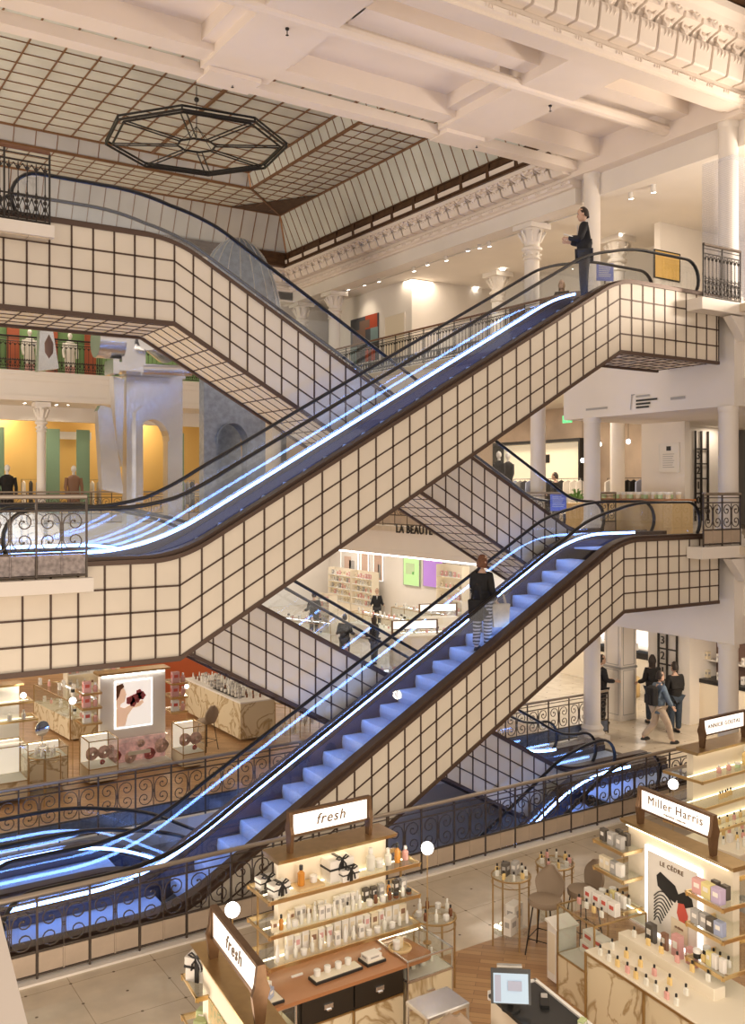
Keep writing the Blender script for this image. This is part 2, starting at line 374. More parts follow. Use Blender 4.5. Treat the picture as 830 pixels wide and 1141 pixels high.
# floors
m = MB()
m.box(-8, 34, 10.1, WY0, -.35, 0); m.box(-8, 34, WY1, 17.6, -.35, 0); m.box(17.15, 34, WY0, WY1, -.35, 0); m.box(-8, .6, WY0, WY1, -.35, 0); m.box(17.1, 34, 17.6, 46, -.35, 0)
struct(m, 'floor', 'stone_floor')
m = MB(); m.box(-8, 17.1, 17.6, 46, -.35, 0.0); m.box(-8, 34, -6, 10.1, -.35, 0); struct(m, 'floor', 'wood_floor')
m = MB(); m.box(-8, 34, WY0 - 1, WY1 + 1, F0 - 5.3, F0 - 5.07); struct(m, 'floor', 'stone_floor')
mat('well_wall', (.55, .46, .38), .6)
m = MB(); m.box(-8, 34, WY0 - .25, WY0 - .02, -5.07, -.35); m.box(-8, 34, WY1 + .02, WY1 + .25, -5.07, -.35); struct(m, 'wall_well', 'well_wall')
for F in (F1, F2):
    t = .95
    m = MB(); m.box(-8, WX0, WY0 if F == F1 else 14.36, 17.0, F - .16, F); m.box(WX1, 34, -6, 46, F - .16, F); m.box(-8, XR, YB, 46, F - .16, F)
    struct(m, 'floor', 'stone_floor')
# right gallery soffits and fascias
for F in (F1, F2):
    m = MB()
    m.box(XR - .02, 34, WY0 + .1, 17.6, F - 2.1, F - .17); m.box(XR + .12, 34, 17.6, 46, F - .95, F - .17)
    m.box(-8, XR, YB + .12, 46, F - .95, F - .17)
    m.box(XR + .3, 34, -6, WY0 + .1, F - 1.5, F - .17)
    struct(m, 'ceiling', 'plaster_white')
# slab lips that carry the landings railings
for F in (F1, F2):
    m = MB(); y_ = WY0 if F == F1 else 14.42; m.box(-8, 3.66, y_ - .12, y_ + .02, F - .14, F + .04); m.box(15.95, 17.4, WY0 - .12, WY0 + .26, F - .22, F + .02)
    m.prism([(16.9, F - .26), (17.35, F - .26), (17.35, F - .75), (17.22, F - .6)], WY0 - .1, WY0 + .1)
    struct(m, 'trim_1', 'plaster_white')
m = MB()
m.box(-8, 17.6, WY0 - .16, WY0 + .02, -.36, .03); m.box(-8, 17.6, WY1 - .02, WY1 + .16, -.36, .03)
struct(m, 'trim_2', 'plaster_white')
# outer walls
m = MB(); m.box(28, 28.2, -6, 46, 0, 15.5); struct(m, 'wall_right', 'plaster_white')
m = MB(); m.box(-8, 28, 46, 46.2, 0, 15.5); struct(m, 'wall_back', 'plaster_white')
# top storey ceilings
C3 = R_(7.3)
m = MB(); m.box(XR + .3, 34, 17.3, 42, C3, C3 + 1.2); m.box(-8, XR + .1, YB + .1, 42, C3, C3 + .3); m.box(XR + .2, 34, -6, 17.3, C3, C3 + 1.3); struct(m, 'ceiling', 'plaster_white')
# passage ceiling: recessed field, long beams, cross beams
zb_, zt = R_(8.0), R_(8.55)
m = MB()
m.box(-8, 17.6, 12.3, 16.72, zt, zt + .2)
m.box(-8, 17.5, 16.98, 17.3, zb_ - .02, zb_ + .20)                        # far thin beam
m.box(-8, 17.5, 16.25, 16.72, zb_ + .12, zt)
for y in (12.55, 14.55): pass
m.box(-8, 17.6, 12.25, 12.75, zb_, zt + .2)
m.box(-8, 17.5, 13.62, 14.05, zb_ + .25, zt)
m.tube([(-8, 14.25, zb_ + .1), (18.5, 14.25, zb_ + .1)], .13, 12)
for x in (-4.4, 1.3, 7.05, 12.72):
    m.box(x, x + 1.42, 12.3, 16.9, zb_ + .05, zt); m.box(x - .25, x, 14.5, 16.8, zb_ + .25, zt); m.box(x + 1.42, x + 1.67, 12.6, 16.8, zb_ + .25, zt)
    m.box(x + .1, x + 1.2, 16.7, 17.34, zb_ - .04, zb_ + .1)
m.box(17.15, 19.2, 12.3, 17.4, zb_ - .15, zt + .2)
m.box(19.2, 34, 12.3, 12.9, zb_ - .15, zt + .2)
struct(m, 'ceiling', 'plaster')
for px, py in ((320, 31), (259, 90), (613, 117), (531, 158)):
    p = at(px, py, Z=zb_ + .05)
    m = MB(); m.cyl((0, 0, -.03), .035, .03, 10); m.cyl((0, 0, -.12), .01, .1, 6); m.lathe([(.012, -.12), (.03, -.125), (.03, -.13), (.004, -.14)], n=8)
    o = m.build('sprinkler_head', 'black', loc=p); tag(o, 'small dark sprinkler head under the cream passage ceiling beam', 'sprinkler', 'sprinkler heads of the passage ceiling')
# cornices -------------------------------------------------
def cornice(name, a, b, side, z0, hh, sp=.5, proj=.62, kmat='plaster'):
    """moulded cornice running from a to b (x,y); side = outward unit normal; z0 bottom, hh height"""
    a = Vector(a); b = Vector(b); L = (b - a).length; t = (b - a).normalized(); nrm = Vector(side)
    prof = [(-.3, 0), (.06, 0), (.06, .06), (.14, .09), (.17, .16), (.13, .20), (.08, .22), (.08, .34), (.12, .36), (.14, .92 * hh - .18), (proj - .05, .92 * hh - .14), (proj, .92 * hh - .04), (proj + .1, hh - .03), (proj + .12, hh + .1), (-.3, hh + .1)]
    m = MB(); vs = []; n = len(prof)
    for p in (a, b):
        for q, z in prof: v = p + nrm * q; vs.append((v.x, v.y, z0 + z))
    m.add(vs, [tuple(range(n)), tuple(range(2 * n - 1, n - 1, -1))] + [(i, i + n, (i + 1) % n + n, (i + 1) % n) for i in range(n)])
    k = int(L / sp); zt_ = .92 * hh - .14
    for i in range(k):
        c = a + t * (sp * (i + .5)); w = sp * .43
        zq = lambda f: .30 + (zt_ - .30) * f
        q = [(.1, .30), (.34, .30), (.37, .33), (.43, zq(.50)), (.42, zq(.58)), (.33, zq(.63)), (.30, zq(.70)), (.36, zq(.78)), (proj - .12, zq(.86)), (proj - .1, zt_), (.1, zt_)]
        vs = []
        for s in (-w, w):
            for u, z in q: v = c + t * s + nrm * u; vs.append((v.x, v.y, z0 + z))
        nn = len(q); m.add(vs, [tuple(range(nn)), tuple(range(2 * nn - 1, nn - 1, -1))] + [(j, j + nn, (j + 1) % nn + nn, (j + 1) % nn) for j in range(nn)])
        for s in (-.10, 0, .10):     # fluting tongues
            v = c + t * s + nrm * .40; v2 = c + t * (s + .02) + nrm * .44
            m.tube([(v.x, v.y, z0 + zq(.36)), (v2.x, v2.y, z0 + zq(.45)), (v2.x, v2.y, z0 + zq(.54))], .016, 5)
        v = c + nrm * .37; m.sphere((v.x, v.y, z0 + zq(.70)), .10, 8)
        for s in (-1, 1):
            v = c + nrm * .42; m.tube([(v.x + t.x * s * .02, v.y + t.y * s * .02, z0 + zq(.66)), (v.x + t.x * s * .12, v.y + t.y * s * .12, z0 + zq(.74)), (v.x + nrm.x * .06 + t.x * s * .15, v.y + nrm.y * .06 + t.y * s * .15, z0 + zq(.86))], .03, 5)
        v = c + nrm * (proj - .04); m.tube([(v.x - t.x * .09, v.y - t.y * .09, z0 + zq(.95)), (v.x, v.y, z0 + zq(.84)), (v.x + t.x * .09, v.y + t.y * .09, z0 + zq(.95))], .03, 5)
        for s in (-.05, 0, .05):             # little drops on the lower moulding
            v = c + t * s * 1.3 + nrm * .165; m.cbox(v.x, v.y, z0 + .13, .03, .03, .06)
    o = struct(m, name, kmat)
cornice('trim_3', (-2, 12.3), (26, 12.3), (0, -1), R_(7.95), 1.35, .52, .7)
cornice('trim_4', (17.25, 17.2), (17.25, 32.4), (-1, 0), R_(7.62), .86, .47, .62)
cornice('trim_5', (4, 32.35), (17.25, 32.35), (0, -1), R_(7.62), .86, .47, .62)
m = MB()   # plain architrave under the cornices and slab edge mouldings of the galleries
m.box(17.3, 17.75, 17.2, 32.5, R_(7.22), R_(7.63)); m.box(4, 17.7, 32.3, 32.75, R_(7.22), R_(7.63))
for F in (F1, F2):
    for q, z0, z1 in ((.0, -.95, .02), (.05, -.30, -.12), (.1, -.12, .02), (.04, -.9, -.78)):
        m.box(17.3 - q, 17.4, 17.5, 32.4, F + z0, F + z1); m.box(4, 17.3, 32.2 - q, 32.3, F + z0, F + z1)
struct(m, 'trim_6', 'plaster_white')
m = MB()   # bronze gutter bands below the glass
m.box(16.55, 16.85, 17.35, 31.7, R_(8.36), R_(8.85)); m.box(0, 16.85, 31.45, 31.75, R_(8.36), R_(8.85))
for k in range(12): m.box(16.50, 16.6, 18.5 + k * 1.15, 18.62 + k * 1.15, R_(8.42), R_(8.80))
for z in (8.40, 8.62, 8.80): m.box(16.51, 16.6, 17.35, 31.5, R_(z), R_(z) + .04); m.box(0, 16.6, 31.41, 31.5, R_(z), R_(z) + .04)
m.box(-2, 26, 11.45, 11.75, R_(9.45), R_(10.15))
for k in range(40): m.cbox(-2 + k * .7, 11.43, R_(9.8), .1, .06, .5)
for z in (9.47, 9.95): m.box(-2, 26, 11.40, 11.5, R_(z), R_(z) + .06)
struct(m, 'trim_7', 'bronze_dark')
# glass roof of the back hall --------------------------------------------
X0r, Y0r = 16.6, 31.5; xl, yn = -1.5, 16.5
zr = [R_(8.85), R_(10.1), R_(10.08), R_(10.55)]; ins = [0, .56, 2.81, 3.0]
m = MB()
def P(a, z, x=None, y=None): return (X0r - a if x is None else x, Y0r - a if y is None else y, z)
m.quad(P(0, zr[0]), P(0, zr[0], y=yn), P(.56, zr[1], y=yn), P(.56, zr[1])); m.quad(P(.56, zr[1]), P(.56, zr[1], y=yn), P(2.81, zr[2], y=yn), P(2.81, zr[2]))
m.quad(P(2.81, zr[2]), P(2.81, zr[2], y=yn), P(3., zr[3], y=yn), P(3., zr[3])); m.quad(P(.56, zr[1]), P(2.81, zr[2]), P(2.81, zr[2], x=xl), P(.56, zr[1], x=xl))
m.quad(P(3, zr[3]), P(3, zr[3], y=yn), (xl, yn, zr[3]), P(3, zr[3], x=xl))
m.v = [v for v in m.v]
struct(m, 'ceiling', 'roof_glass')
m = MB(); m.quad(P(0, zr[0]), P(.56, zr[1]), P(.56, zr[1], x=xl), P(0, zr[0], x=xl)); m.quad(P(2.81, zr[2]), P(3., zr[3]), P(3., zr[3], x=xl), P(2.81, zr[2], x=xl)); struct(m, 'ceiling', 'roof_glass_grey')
mat('copper', (.30, .155, .075), .4, .4, noise=.15, nscale=4)
m = MB(); mm = MB()
def bar(p, q, r=.028): (mm if r > .03 else m).tube([(v[0], v[1], v[2] - .02) for v in (p, q)], r, 4)
y = Y0r - .0
n = 60
for i in range(n):      # bars of the right side
    yy = Y0r - i * .42
    if yy < yn: break
    bar(P(0, zr[0], y=yy), P(.56, zr[1], y=min(yy, Y0r - .56)), .016)
    yy = Y0r - .56 - i * .5
    if yy > yn:
        if yy < Y0r - 2.8: bar(P(.56, zr[1], y=yy), P(2.81, zr[2], y=yy), .016)
        else: bar((X0r - .56 - (Y0r - .56 - yy), yy, zr[1]), P(.56, zr[1], y=yy), .016)
    yy = Y0r - 3 - i * .42
    if yy > yn: bar(P(2.81, zr[2], y=yy), P(3, zr[3], y=yy), .014)
for i in range(n):
    xx = X0r - i * .50
    if xx < xl: break
    bar((xx, Y0r, zr[0]), (min(xx, X0r - .56), Y0r - .56, zr[1]), .016)
    xx = X0r - .56 - i * .62
    if xx > xl:
        e = 2.25 if xx < X0r - 2.81 else (X0r - .56 - xx)
        bar((xx, Y0r - .56, zr[1]), (xx, Y0r - .56 - e, zr[2]), .016)
    xx = X0r - 3 - i * .62
    if xx > xl: bar((xx, Y0r - 2.81, zr[2]), (xx, Y0r - 3, zr[3]), .014)
for k in range(1, 5):
    a = .56 + 2.25 * k / 5; bar(P(a, zr[1]), P(a, zr[1], y=yn), .016); bar(P(a, zr[1]), P(a, zr[1], x=xl), .016)
for a, z in ((.56, zr[1]), (2.81, zr[2]), (3.0, zr[3])): bar(P(a, z), P(a, z, y=yn), .05); bar(P(a, z), P(a, z, x=xl), .05)
for a, b in ((0, 1), (1, 2), (2, 3)): bar(P(ins[a], zr[a]), P(ins[b], zr[b]), .04)
xx = X0r - 3; i = 0
while xx > xl: bar((xx, Y0r - 3, zr[3]), (xx, yn, zr[3]), .06 if i % 8 == 4 else .024); xx -= .83; i += 1
yy = Y0r - 3
while yy > yn: bar((X0r - 3, yy, zr[3]), (xl, yy, zr[3]), .014); yy -= .60
o = struct(m, 'trim_8', 'copper'); o = struct(mm, 'trim_9', 'copper')
m = MB(); c = X0r - .56; e = Y0r - .56   # pierced bronze corner panel
m.add([(c, e, R_(10.06)), (c - 2.0, e, R_(10.06)), (c, e - 2.9, R_(10.06))], [(0, 1, 2)]); struct(m, 'trim_10', 'bronze_dark')
# front hall glass (corner of it seen above the near cornice)
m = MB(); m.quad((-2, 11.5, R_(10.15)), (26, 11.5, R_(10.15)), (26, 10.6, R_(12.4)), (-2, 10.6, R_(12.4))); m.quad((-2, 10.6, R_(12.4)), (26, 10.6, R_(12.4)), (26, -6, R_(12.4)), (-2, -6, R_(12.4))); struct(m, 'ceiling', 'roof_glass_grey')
m = MB()
for k in range(36): m.tube([(-2 + k * .8, 11.48, R_(10.15)), (-2 + k * .8, 10.58, R_(12.38))], .025, 4)
struct(m, 'trim_11', 'bronze_dark')
# blocking walls that close the side galleries towards the camera side are not in view
# ---------------------------------------------------------------- columns
def column(x, y, z0, z1, label, r=.21, fancy=True, grp='white columns'):
    root = empty('column', (x, y, z0), label, 'column', grp)
    h = z1 - z0
    m = MB(); m.lathe([(r * 1.02, .42), (r, .7), (r * .97, h - .1)], n=20); m.build('shaft', 'plaster_white', root, True)
    m = MB(); m.box(-r * 1.5, r * 1.5, -r * 1.5, r * 1.5, 0, .14); m.lathe([(r * 1.45, .14), (r * 1.5, .2), (r * 1.25, .26), (r * 1.35, .33), (r * 1.05, .42)], n=20); m.build('base', 'plaster_white', root, True)
    m = MB()
    if fancy:
        m.lathe([(r, h - 1.0), (r * 1.25, h - .97), (r * 1.0, h - .9), (r * 1.0, h - .75), (r * 1.3, h - .72), (r * 1.35, h - .66), (r * 1.0, h - .6), (r * 1.05, h - .5), (r * 1.5, h - .16), (r * 1.3, h - .14)], n=20)
        for k in range(8):
            a = PI * k / 4; c_, s_ = math.cos(a), math.sin(a)
            m.tube([(r * 1.02 * c_, r * 1.02 * s_, h - .5), (r * 1.35 * c_, r * 1.35 * s_, h - .36), (r * 1.75 * c_, r * 1.75 * s_, h - .22), (r * 1.6 * c_, r * 1.6 * s_, h - .30)], .045, 5)
            m.sphere((r * 1.15 * c_, r * 1.15 * s_, h - .68), .05, 6); m.sphere((r * 1.1 * c_, r * 1.1 * s_, h - .84), .04, 6)
        m.box(-r * 1.75, r * 1.75, -r * 1.75, r * 1.75, h - .16, h)
    else: m.lathe([(r * .97, h - .12), (r * 1.06, h - .08), (r * 1.08, h)], n=20)
    m.v = m.v; m.build('capital', 'plaster_white', root, True)
    return root
T1, T2, T3 = F1 - 2.1, F2 - 2.1, C3; T1b, T2b = F1 - .95, F2 - .95
cols = [(17.42, 12.8, 'white round column at the right end of the landings'), (17.42, 16.75, 'white round column behind the top of the escalators')]
for x, y, l in cols:
    for z0, z1, s, fn in ((F0, T1, 'on the ground floor', False), (F1, T2, 'on the middle floor', False), (F2, R_(7.85), 'on the upper floor', True)):
        column(x, y, z0, z1, l + ', ' + s, fancy=False)
for x, y, z0, z1, l in ((17.75, 19.3, F2, R_(7.25), 'upper floor column with ornate capital left of the standing man'), (17.75, 29.9, F2, R_(7.25), 'upper floor column with ornate capital beside the colourful painting'),
        (17.75, 32.4, F2, R_(7.25), 'upper floor column with ornate capital in the far corner'), (17.7, 19.0, F1, T2b, 'thick middle floor column before the clothing shop'), (20.9, 19.1, F2, C3, 'upper floor column with ornate capital right of the standing man'),
        (20.9, 19.1, F1, T2b, 'inner middle floor column before the pastry counter'), (20.9, 24.4, F2, C3, 'upper floor inner column by the large dark panel')):
    column(x, y, z0, z1, l, fancy=z0 == F2)
for px, F, l in ((46, F1, 'slender middle floor column between the yellow shop windows'), (405, F1, 'slender far column behind the crossing handrails')):
    p = at(px, 500, Y=32.5); column(p.x, 32.5, F, F + 4.1, l, r=.145, fancy=True)
# perforated light veil hung round the right column
mat('mesh_veil', (.62, .66, .80), .4)
v = M['mesh_veil']; nt = v.node_tree; b = nt.nodes['Principled BSDF']
tc = nt.nodes.new('ShaderNodeTexCoord'); br = nt.nodes.new('ShaderNodeTexWave'); br.inputs['Scale'].default_value = 9; br.bands_direction = 'Z'; nt.links.new(tc.outputs['Object'], br.inputs[0])
mr = nt.nodes.new('ShaderNodeMapRange'); mr.inputs[3].default_value = .12; mr.inputs[4].default_value = .30; nt.links.new(br.outputs['Fac'], mr.inputs[0]); nt.links.new(mr.outputs[0], b.inputs['Alpha'])
m = MB(); m.box(-.38, .38, -.38, .38, -1.3, 1.7); o = m.build('mesh_lantern', 'mesh_veil', loc=(17.42, 12.8, R_(5.3)))
tag(o, 'tall translucent pale mesh screen hung around the upper right column', 'screen')

q0, q1 = at(-2, 1012, d=3.0), at(33, 1150, d=2.6)
m = MB(); dv = Vector((-.839, .545, 0)) * .6
m.add([q0, q1, q1 + dv, q0 + dv, q0 - Vector((0, 0, .3)), q1 - Vector((0, 0, .3)), q1 + dv - Vector((0, 0, .3)), q0 + dv - Vector((0, 0, .3))], [(0, 1, 2, 3), (4, 7, 6, 5), (0, 4, 5, 1), (1, 5, 6, 2), (2, 6, 7, 3), (3, 7, 4, 0)]); struct(m, 'trim_12', 'plaster')
# ---------------------------------------------------------------- railings
def spiral(cx, cz, r, turns, start, sgn, n=12):
    P = []
    for i in range(n + 1):
        t = i / n; a = start + sgn * turns * 2 * PI * t; rr = r * (1 - .85 * t); P.append((cx + rr * math.cos(a), 0, cz + rr * math.sin(a)))
    return P
def scroll_mesh(w, z0, z1, mt, name):
    """one bay of scrollwork between two posts: central stem with four volutes and hearts"""
    m = MB(); h = z1 - z0; cx = w / 2; r = min(w * .225, h * .27)
    for s in (-1, 1):
        for (cz, st) in ((z0 + h * .30, -1), (z0 + h * .74, 1)):
            c = cx + s * w * .25
            sp = spiral(c, cz, r, 1.3, PI if s > 0 else 0, (1 if st > 0 else -1) * (-s), 15)
            m.tube([(cx, 0, cz - st * h * .26)] + [(cx + s * w * .03, 0, cz - st * r * .9)] + sp, .010, 4)
            m.sphere((sp[-1][0], 0, sp[-1][2]), .018, 5)
    m.tube([(cx, 0, z0), (cx, 0, z1)], .010, 4)
    m.tube([(0, 0, z0), (w, 0, z0)], .012, 4)
    return m
def railing(label, a, b, zf, unit=.68, style='scroll', z=(.34, .88, 1.08), lip=.0, pal='iron', rails='iron_pale', ends=(1, 1), infill=True, group='railings', infill_mat='rail_panel'):
    a = Vector(a); b = Vector(b); L = (b - a).length; n = max(1, round(L / unit)); w = L / n; ang = math.atan2(b.y - a.y, b.x - a.x)
    root = empty('railing', (a.x, a.y, zf), label, 'railing', group, ang)
    z0, z1, zt = z
    m = MB(); m.tube([(0, 0, zt), (L, 0, zt)], .032, 8); m.build('handrail', 'rail_wood' if style == 'wood' else rails, root, True)
    m = MB(); m.tube([(0, 0, z1 + .02), (L, 0, z1 + .02)], .014, 6); m.tube([(0, 0, (z1 + zt) / 2 + .02), (L, 0, (z1 + zt) / 2 + .02)], .010, 6)
    m.tube([(0, 0, z0), (L, 0, z0)], .014, 6); m.tube([(0, 0, .05), (L, 0, .05)], .016, 6); m.build('rail', pal, root)
    p0 = None
    for i in range(n + 1):
        if p0 is None:
            q = MB(); q.box(-.013, .013, -.013, .013, 0, zt); p0 = q.build('post', pal, root)
        else: dup(p0, loc=(i * w, 0, 0))
    s0 = None; g0 = None
    for i in range(n):
        if s0 is None:
            if style == 'scroll': q = scroll_mesh(w, z0 + .01, z1, pal, 's')
            else:
                q = MB(); k = 5
                for j in range(k):
                    x = w * (j + .5) / k; q.tube([(x, 0, .05), (x, 0, z1)], .009, 4)
                    q.lathe([(.012, z0 - .05), (.022, z0), (.012, z0 + .05)], (x, 0, 0), 5)
                    if style != 'plain':
                        for zz in (.14, .24, .34, z1 - .08): q.sphere((x, 0, zz), .033, 6)
                        q.tube([(x - w / k / 2, 0, .10), (x, 0, .30), (x + w / k / 2, 0, .10)], .012, 4)
                        q.tube([(x - w / k / 2, 0, .38), (x, 0, .20), (x + w / k / 2, 0, .38)], .012, 4)
                        q.tube([(x - w / k / 2, 0, z1 - .02), (x, 0, z1 - .12), (x + w / k / 2, 0, z1 - .02)], .010, 4)
            s0 = q.build('scroll_panel' if style == 'scroll' else 'baluster_panel', pal, root)
        else: dup(s0, loc=(i * w, 0, 0))
        if infill:
            if g0 is None: q = MB(); q.box(.02, w / 2 - .014, -.006, .006, .07, z0 - .015); q.box(w / 2 + .014, w - .02, -.006, .006, .07, z0 - .015); q.box(w / 2 - .01, w / 2 + .01, -.012, .012, .05, z0); g0 = q.build('infill_panel', infill_mat, root)
            else: dup(g0, loc=(i * w, 0, 0))
    return root
GR = None
railing('long front scroll railing along the near side of the stair well', (-.4, 12.4), (18.4, 12.4), 0.03, .68, rails='iron_pale', group=None)
mat('blue_pane', (.20, .24, .34), .25, noise=.3, nscale=9)
railing('far scroll railing along the back of the stair well, before the cosmetics stands', (-.4, 16.95), (18.2, 16.95), 0.03, .68, group=None, infill_mat='blue_pane')
mat('pattern_pane', (.50, .42, .40), .35, noise=.5, nscale=14, bump=.4)
r = railing('middle floor scroll railing with patterned panes at the left end of the escalator', (.4, 12.52), (3.62, 12.52), F1 + .02, .64, group=None, infill_mat='pattern_pane')
railing('middle floor scroll railing by the right column at the end of the landing', (16.1, 12.42), (17.3, 12.42), F1 + .02, .6, group=None, infill_mat='rail_panel')
railing('middle floor scroll railing continuing right of the white column', (17.6, 12.42), (20.5, 12.42), F1 + .02, .6, group=None)
railing('upper floor cast iron railing at the top left landing', (.4, 14.42), (3.62, 14.42), F2 + .04, .62, style='cast', z=(.42, .9, 1.1), pal='iron_dark', rails='rail_wood', infill=False, group=None)
railing('upper floor cast iron railing beside the right column', (16.1, 12.42), (17.3, 12.42), F2 + .02, .6, style='cast', z=(.42, .9, 1.1), pal='iron_dark', rails='iron', infill=False, group=None)
railing('upper floor cast iron railing continuing right of the mesh screen', (17.6, 12.42), (20.5, 12.42), F2 + .02, .6, style='cast', z=(.42, .9, 1.1), pal='iron_dark', rails='iron', infill=False, group=None)
railing('upper floor railing with wooden handrail along the right gallery', (17.25, 17.5), (17.25, 32.1), F2 + .02, .75, style='wood', z=(.34, .92, 1.1), pal='iron_dark', infill=False, group=None)
railing('middle floor scroll railing along the right gallery', (17.2, 17.5), (17.2, 32.1), F1 + .02, .7, group=None)
railing('upper floor dark iron railing across the far back gallery', (4.5, 32.1), (17.2, 32.1), F2 + .02, .75, style='cast', z=(.34, .92, 1.1), pal='iron_dark', rails='iron_dark', infill=False, group=None)
railing('middle floor scroll railing across the far back gallery', (4.5, 32.1), (17.2, 32.1), F1 + .02, .7, group=None)

railing('short middle floor scroll railing between the two round columns before the jar counter', (17.65, 17.2), (18.75, 17.2), F1 + .02, .66, group=None)
# ---------------------------------------------------------------- goods
ORD = ['leftmost', 'second from left', 'third from left', 'fourth from left', 'fifth from left', 'sixth from left', 'seventh from left', 'eighth from left', 'ninth from left', 'tenth from left',
       'eleventh from left', 'twelfth from left', 'thirteenth from left', 'fourteenth from left', 'fifteenth from left', 'sixteenth from left', 'seventeenth from left', 'eighteenth from left', 'nineteenth from left', 'twentieth from left']
for n_, c_, r_ in (('card_white', (.84, .80, .74), .5), ('card_cream', (.80, .70, .52), .5), ('card_grey', (.42, .40, .38), .5), ('card_dark', (.10, .085, .07), .45), ('card_pink', (.70, .38, .36), .5), ('card_lilac', (.52, .42, .58), .5),
                   ('card_yellow', (.76, .66, .30), .5), ('card_green', (.48, .56, .28), .5), ('card_red', (.62, .10, .07), .45), ('card_blue', (.36, .40, .55), .5), ('card_brown', (.28, .15, .09), .5), ('cap_black', (.02, .02, .02), .3), ('cap_white', (.86, .84, .8), .35),
                   ('liquid_amber', (.66, .28, .05), .12), ('liquid_gold', (.82, .60, .26), .12), ('liquid_pink', (.78, .42, .38), .12), ('liquid_clear', (.80, .78, .70), .08), ('liquid_green', (.55, .72, .42), .12), ('liquid_brown', (.20, .08, .04), .15), ('wood_top', (.42, .19, .085), .3), ('wood_light', (.70, .50, .26), .4),
                   ('drawer_black', (.022, .017, .012), .4), ('cream_panel', (.82, .74, .60), .5), ('taupe', (.33, .25, .18), .7), ('orange', (.62, .14, .045), .6), ('screen_blue', (.3, .45, .6), .3)):
    mat(n_, c_, r_)
PROTO = {}
def make_item(kind, w, h, c, label):
    """c = (body material, second material)"""
    cat = {'carton': 'box', 'gift': 'box', 'bottle': 'bottle', 'perfume': 'bottle', 'jar': 'jar', 'tube': 'tube'}[kind]
    nm = {'carton': 'product_carton', 'gift': 'gift_box', 'bottle': 'cosmetic_bottle', 'perfume': 'perfume_bottle', 'jar': 'cream_jar', 'tube': 'cosmetic_tube'}[kind]
    r = empty(nm, (0, 0, 0), label, cat)
    if kind == 'carton':
        m = MB(); m.bev(-w / 2, w / 2, -w * .35, w * .35, 0, h, .004); m.build('box_body', c[0], r)
        m = MB(); m.box(-w * .28, w * .28, -w * .35 - .0015, -w * .35 + .002, h * .45, h * .75); m.box(-w * .35 - .0015 - w * .15, -w * .5 + .002, -w * .2, w * .2, h * .45, h * .75); m.build('printed_label', c[1], r)
    elif kind == 'gift':
        m = MB(); m.bev(-w / 2, w / 2, -w * .3, w * .3, 0, h, .006); m.bev(-w / 2 - .006, w / 2 + .006, -w * .3 - .006, w * .3 + .006, h * .68, h + .004, .006); m.build('box_body', c[0], r)
        m = MB(); m.box(-.02, .02, -w * .3 - .012, w * .3 + .012, -.0, h + .01); m.box(-w / 2 - .01, w / 2 + .01, -w * .3 - .011, w * .3 + .011, h * .56, h * .64)
        for s in (-1, 1):
            m.tube([(0, -w * .32, h + .012), (s * .05, -w * .34, h + .05), (s * .085, -w * .33, h + .025), (s * .04, -w * .32, h + .005), (0, -w * .32, h + .012)], .010, 5)
            m.tube([(0, -w * .33, h), (s * .04, -w * .36, h - .05), (s * .05, -w * .36, h - .11)], .011, 4)
        m.build('ribbon_bow', c[1], r)
    elif kind == 'bottle':
        m = MB(); m.lathe([(w * .45, 0), (w * .5, .01), (w * .5, h * .6), (w * .2, h * .72), (w * .2, h * .78)], n=10); m.build('bottle_body', c[0], r, True)
        m = MB(); m.lathe([(w * .26, h * .76), (w * .26, h * .97), (w * .2, h)], n=10); m.build('cap', c[1], r, True)
    elif kind == 'perfume':
        m = MB(); m.bev(-w / 2, w / 2, -w * .28, w * .28, 0, h * .64, .008); m.cyl((0, 0, h * .63), w * .14, h * .08, 8); m.build('bottle_body', c[0], r)
        m = MB(); m.lathe([(w * .2, h * .7), (w * .22, h * .74), (w * .22, h * .96), (w * .12, h)], n=8); m.build('cap', c[1], r, True)
    elif kind == 'jar':
        m = MB(); m.lathe([(w * .42, 0), (w * .5, .008), (w * .5, h * .6), (w * .45, h * .62)], n=12); m.build('jar_body', c[0], r, True)
        m = MB(); m.lathe([(w * .5, h * .6), (w * .52, h * .62), (w * .52, h * .95), (w * .46, h)], n=12); m.build('lid', c[1], r, True)
    else:
        m = MB(); m.lathe([(w * .5, h * .2), (w * .48, h * .5), (w * .2, h)], n=8, sy=.5); m.build('tube_body', c[0], r, True)
        m = MB(); m.lathe([(w * .4, 0), (w * .42, h * .22)], n=8, sy=.7); m.build('cap', c[1], r, True)
    return r
ADJ = {'card_white': 'white', 'card_cream': 'cream', 'card_grey': 'grey', 'card_dark': 'black', 'card_pink': 'pink', 'card_lilac': 'lilac', 'card_yellow': 'yellow', 'card_green': 'green', 'card_red': 'red', 'card_blue': 'blue-grey', 'card_brown': 'brown',
       'liquid_amber': 'amber', 'liquid_gold': 'golden', 'liquid_pink': 'rose', 'liquid_clear': 'clear', 'liquid_green': 'pale green', 'liquid_brown': 'dark brown', 'cap_white': 'white', 'cap_black': 'black', 'bulb': 'white'}
NOUN = {'carton': 'carton', 'gift': 'ribboned gift box', 'bottle': 'bottle', 'perfume': 'perfume bottle', 'jar': 'cream jar', 'tube': 'tube'}
def item(kind, w, h, c, loc, rz, label, group):
    wd = label.replace(',', ' ,').split()
    if len([q for q in wd if q != ',']) > 16: label = label.replace('perfume bottle', 'bottle').replace('cream jar', 'jar').replace(' of the ', ' of ').replace(' beside the ', ' by ').replace(' at the ', ' at ')
    k = (kind, w, h, c)
    if k not in PROTO: o = PROTO[k] = make_item(kind, w, h, c, label); o.location = loc; o.rotation_euler.z = rz; o['group'] = group; return o
    return dup(PROTO[k], loc=loc, rz=rz, label=label, group=group)
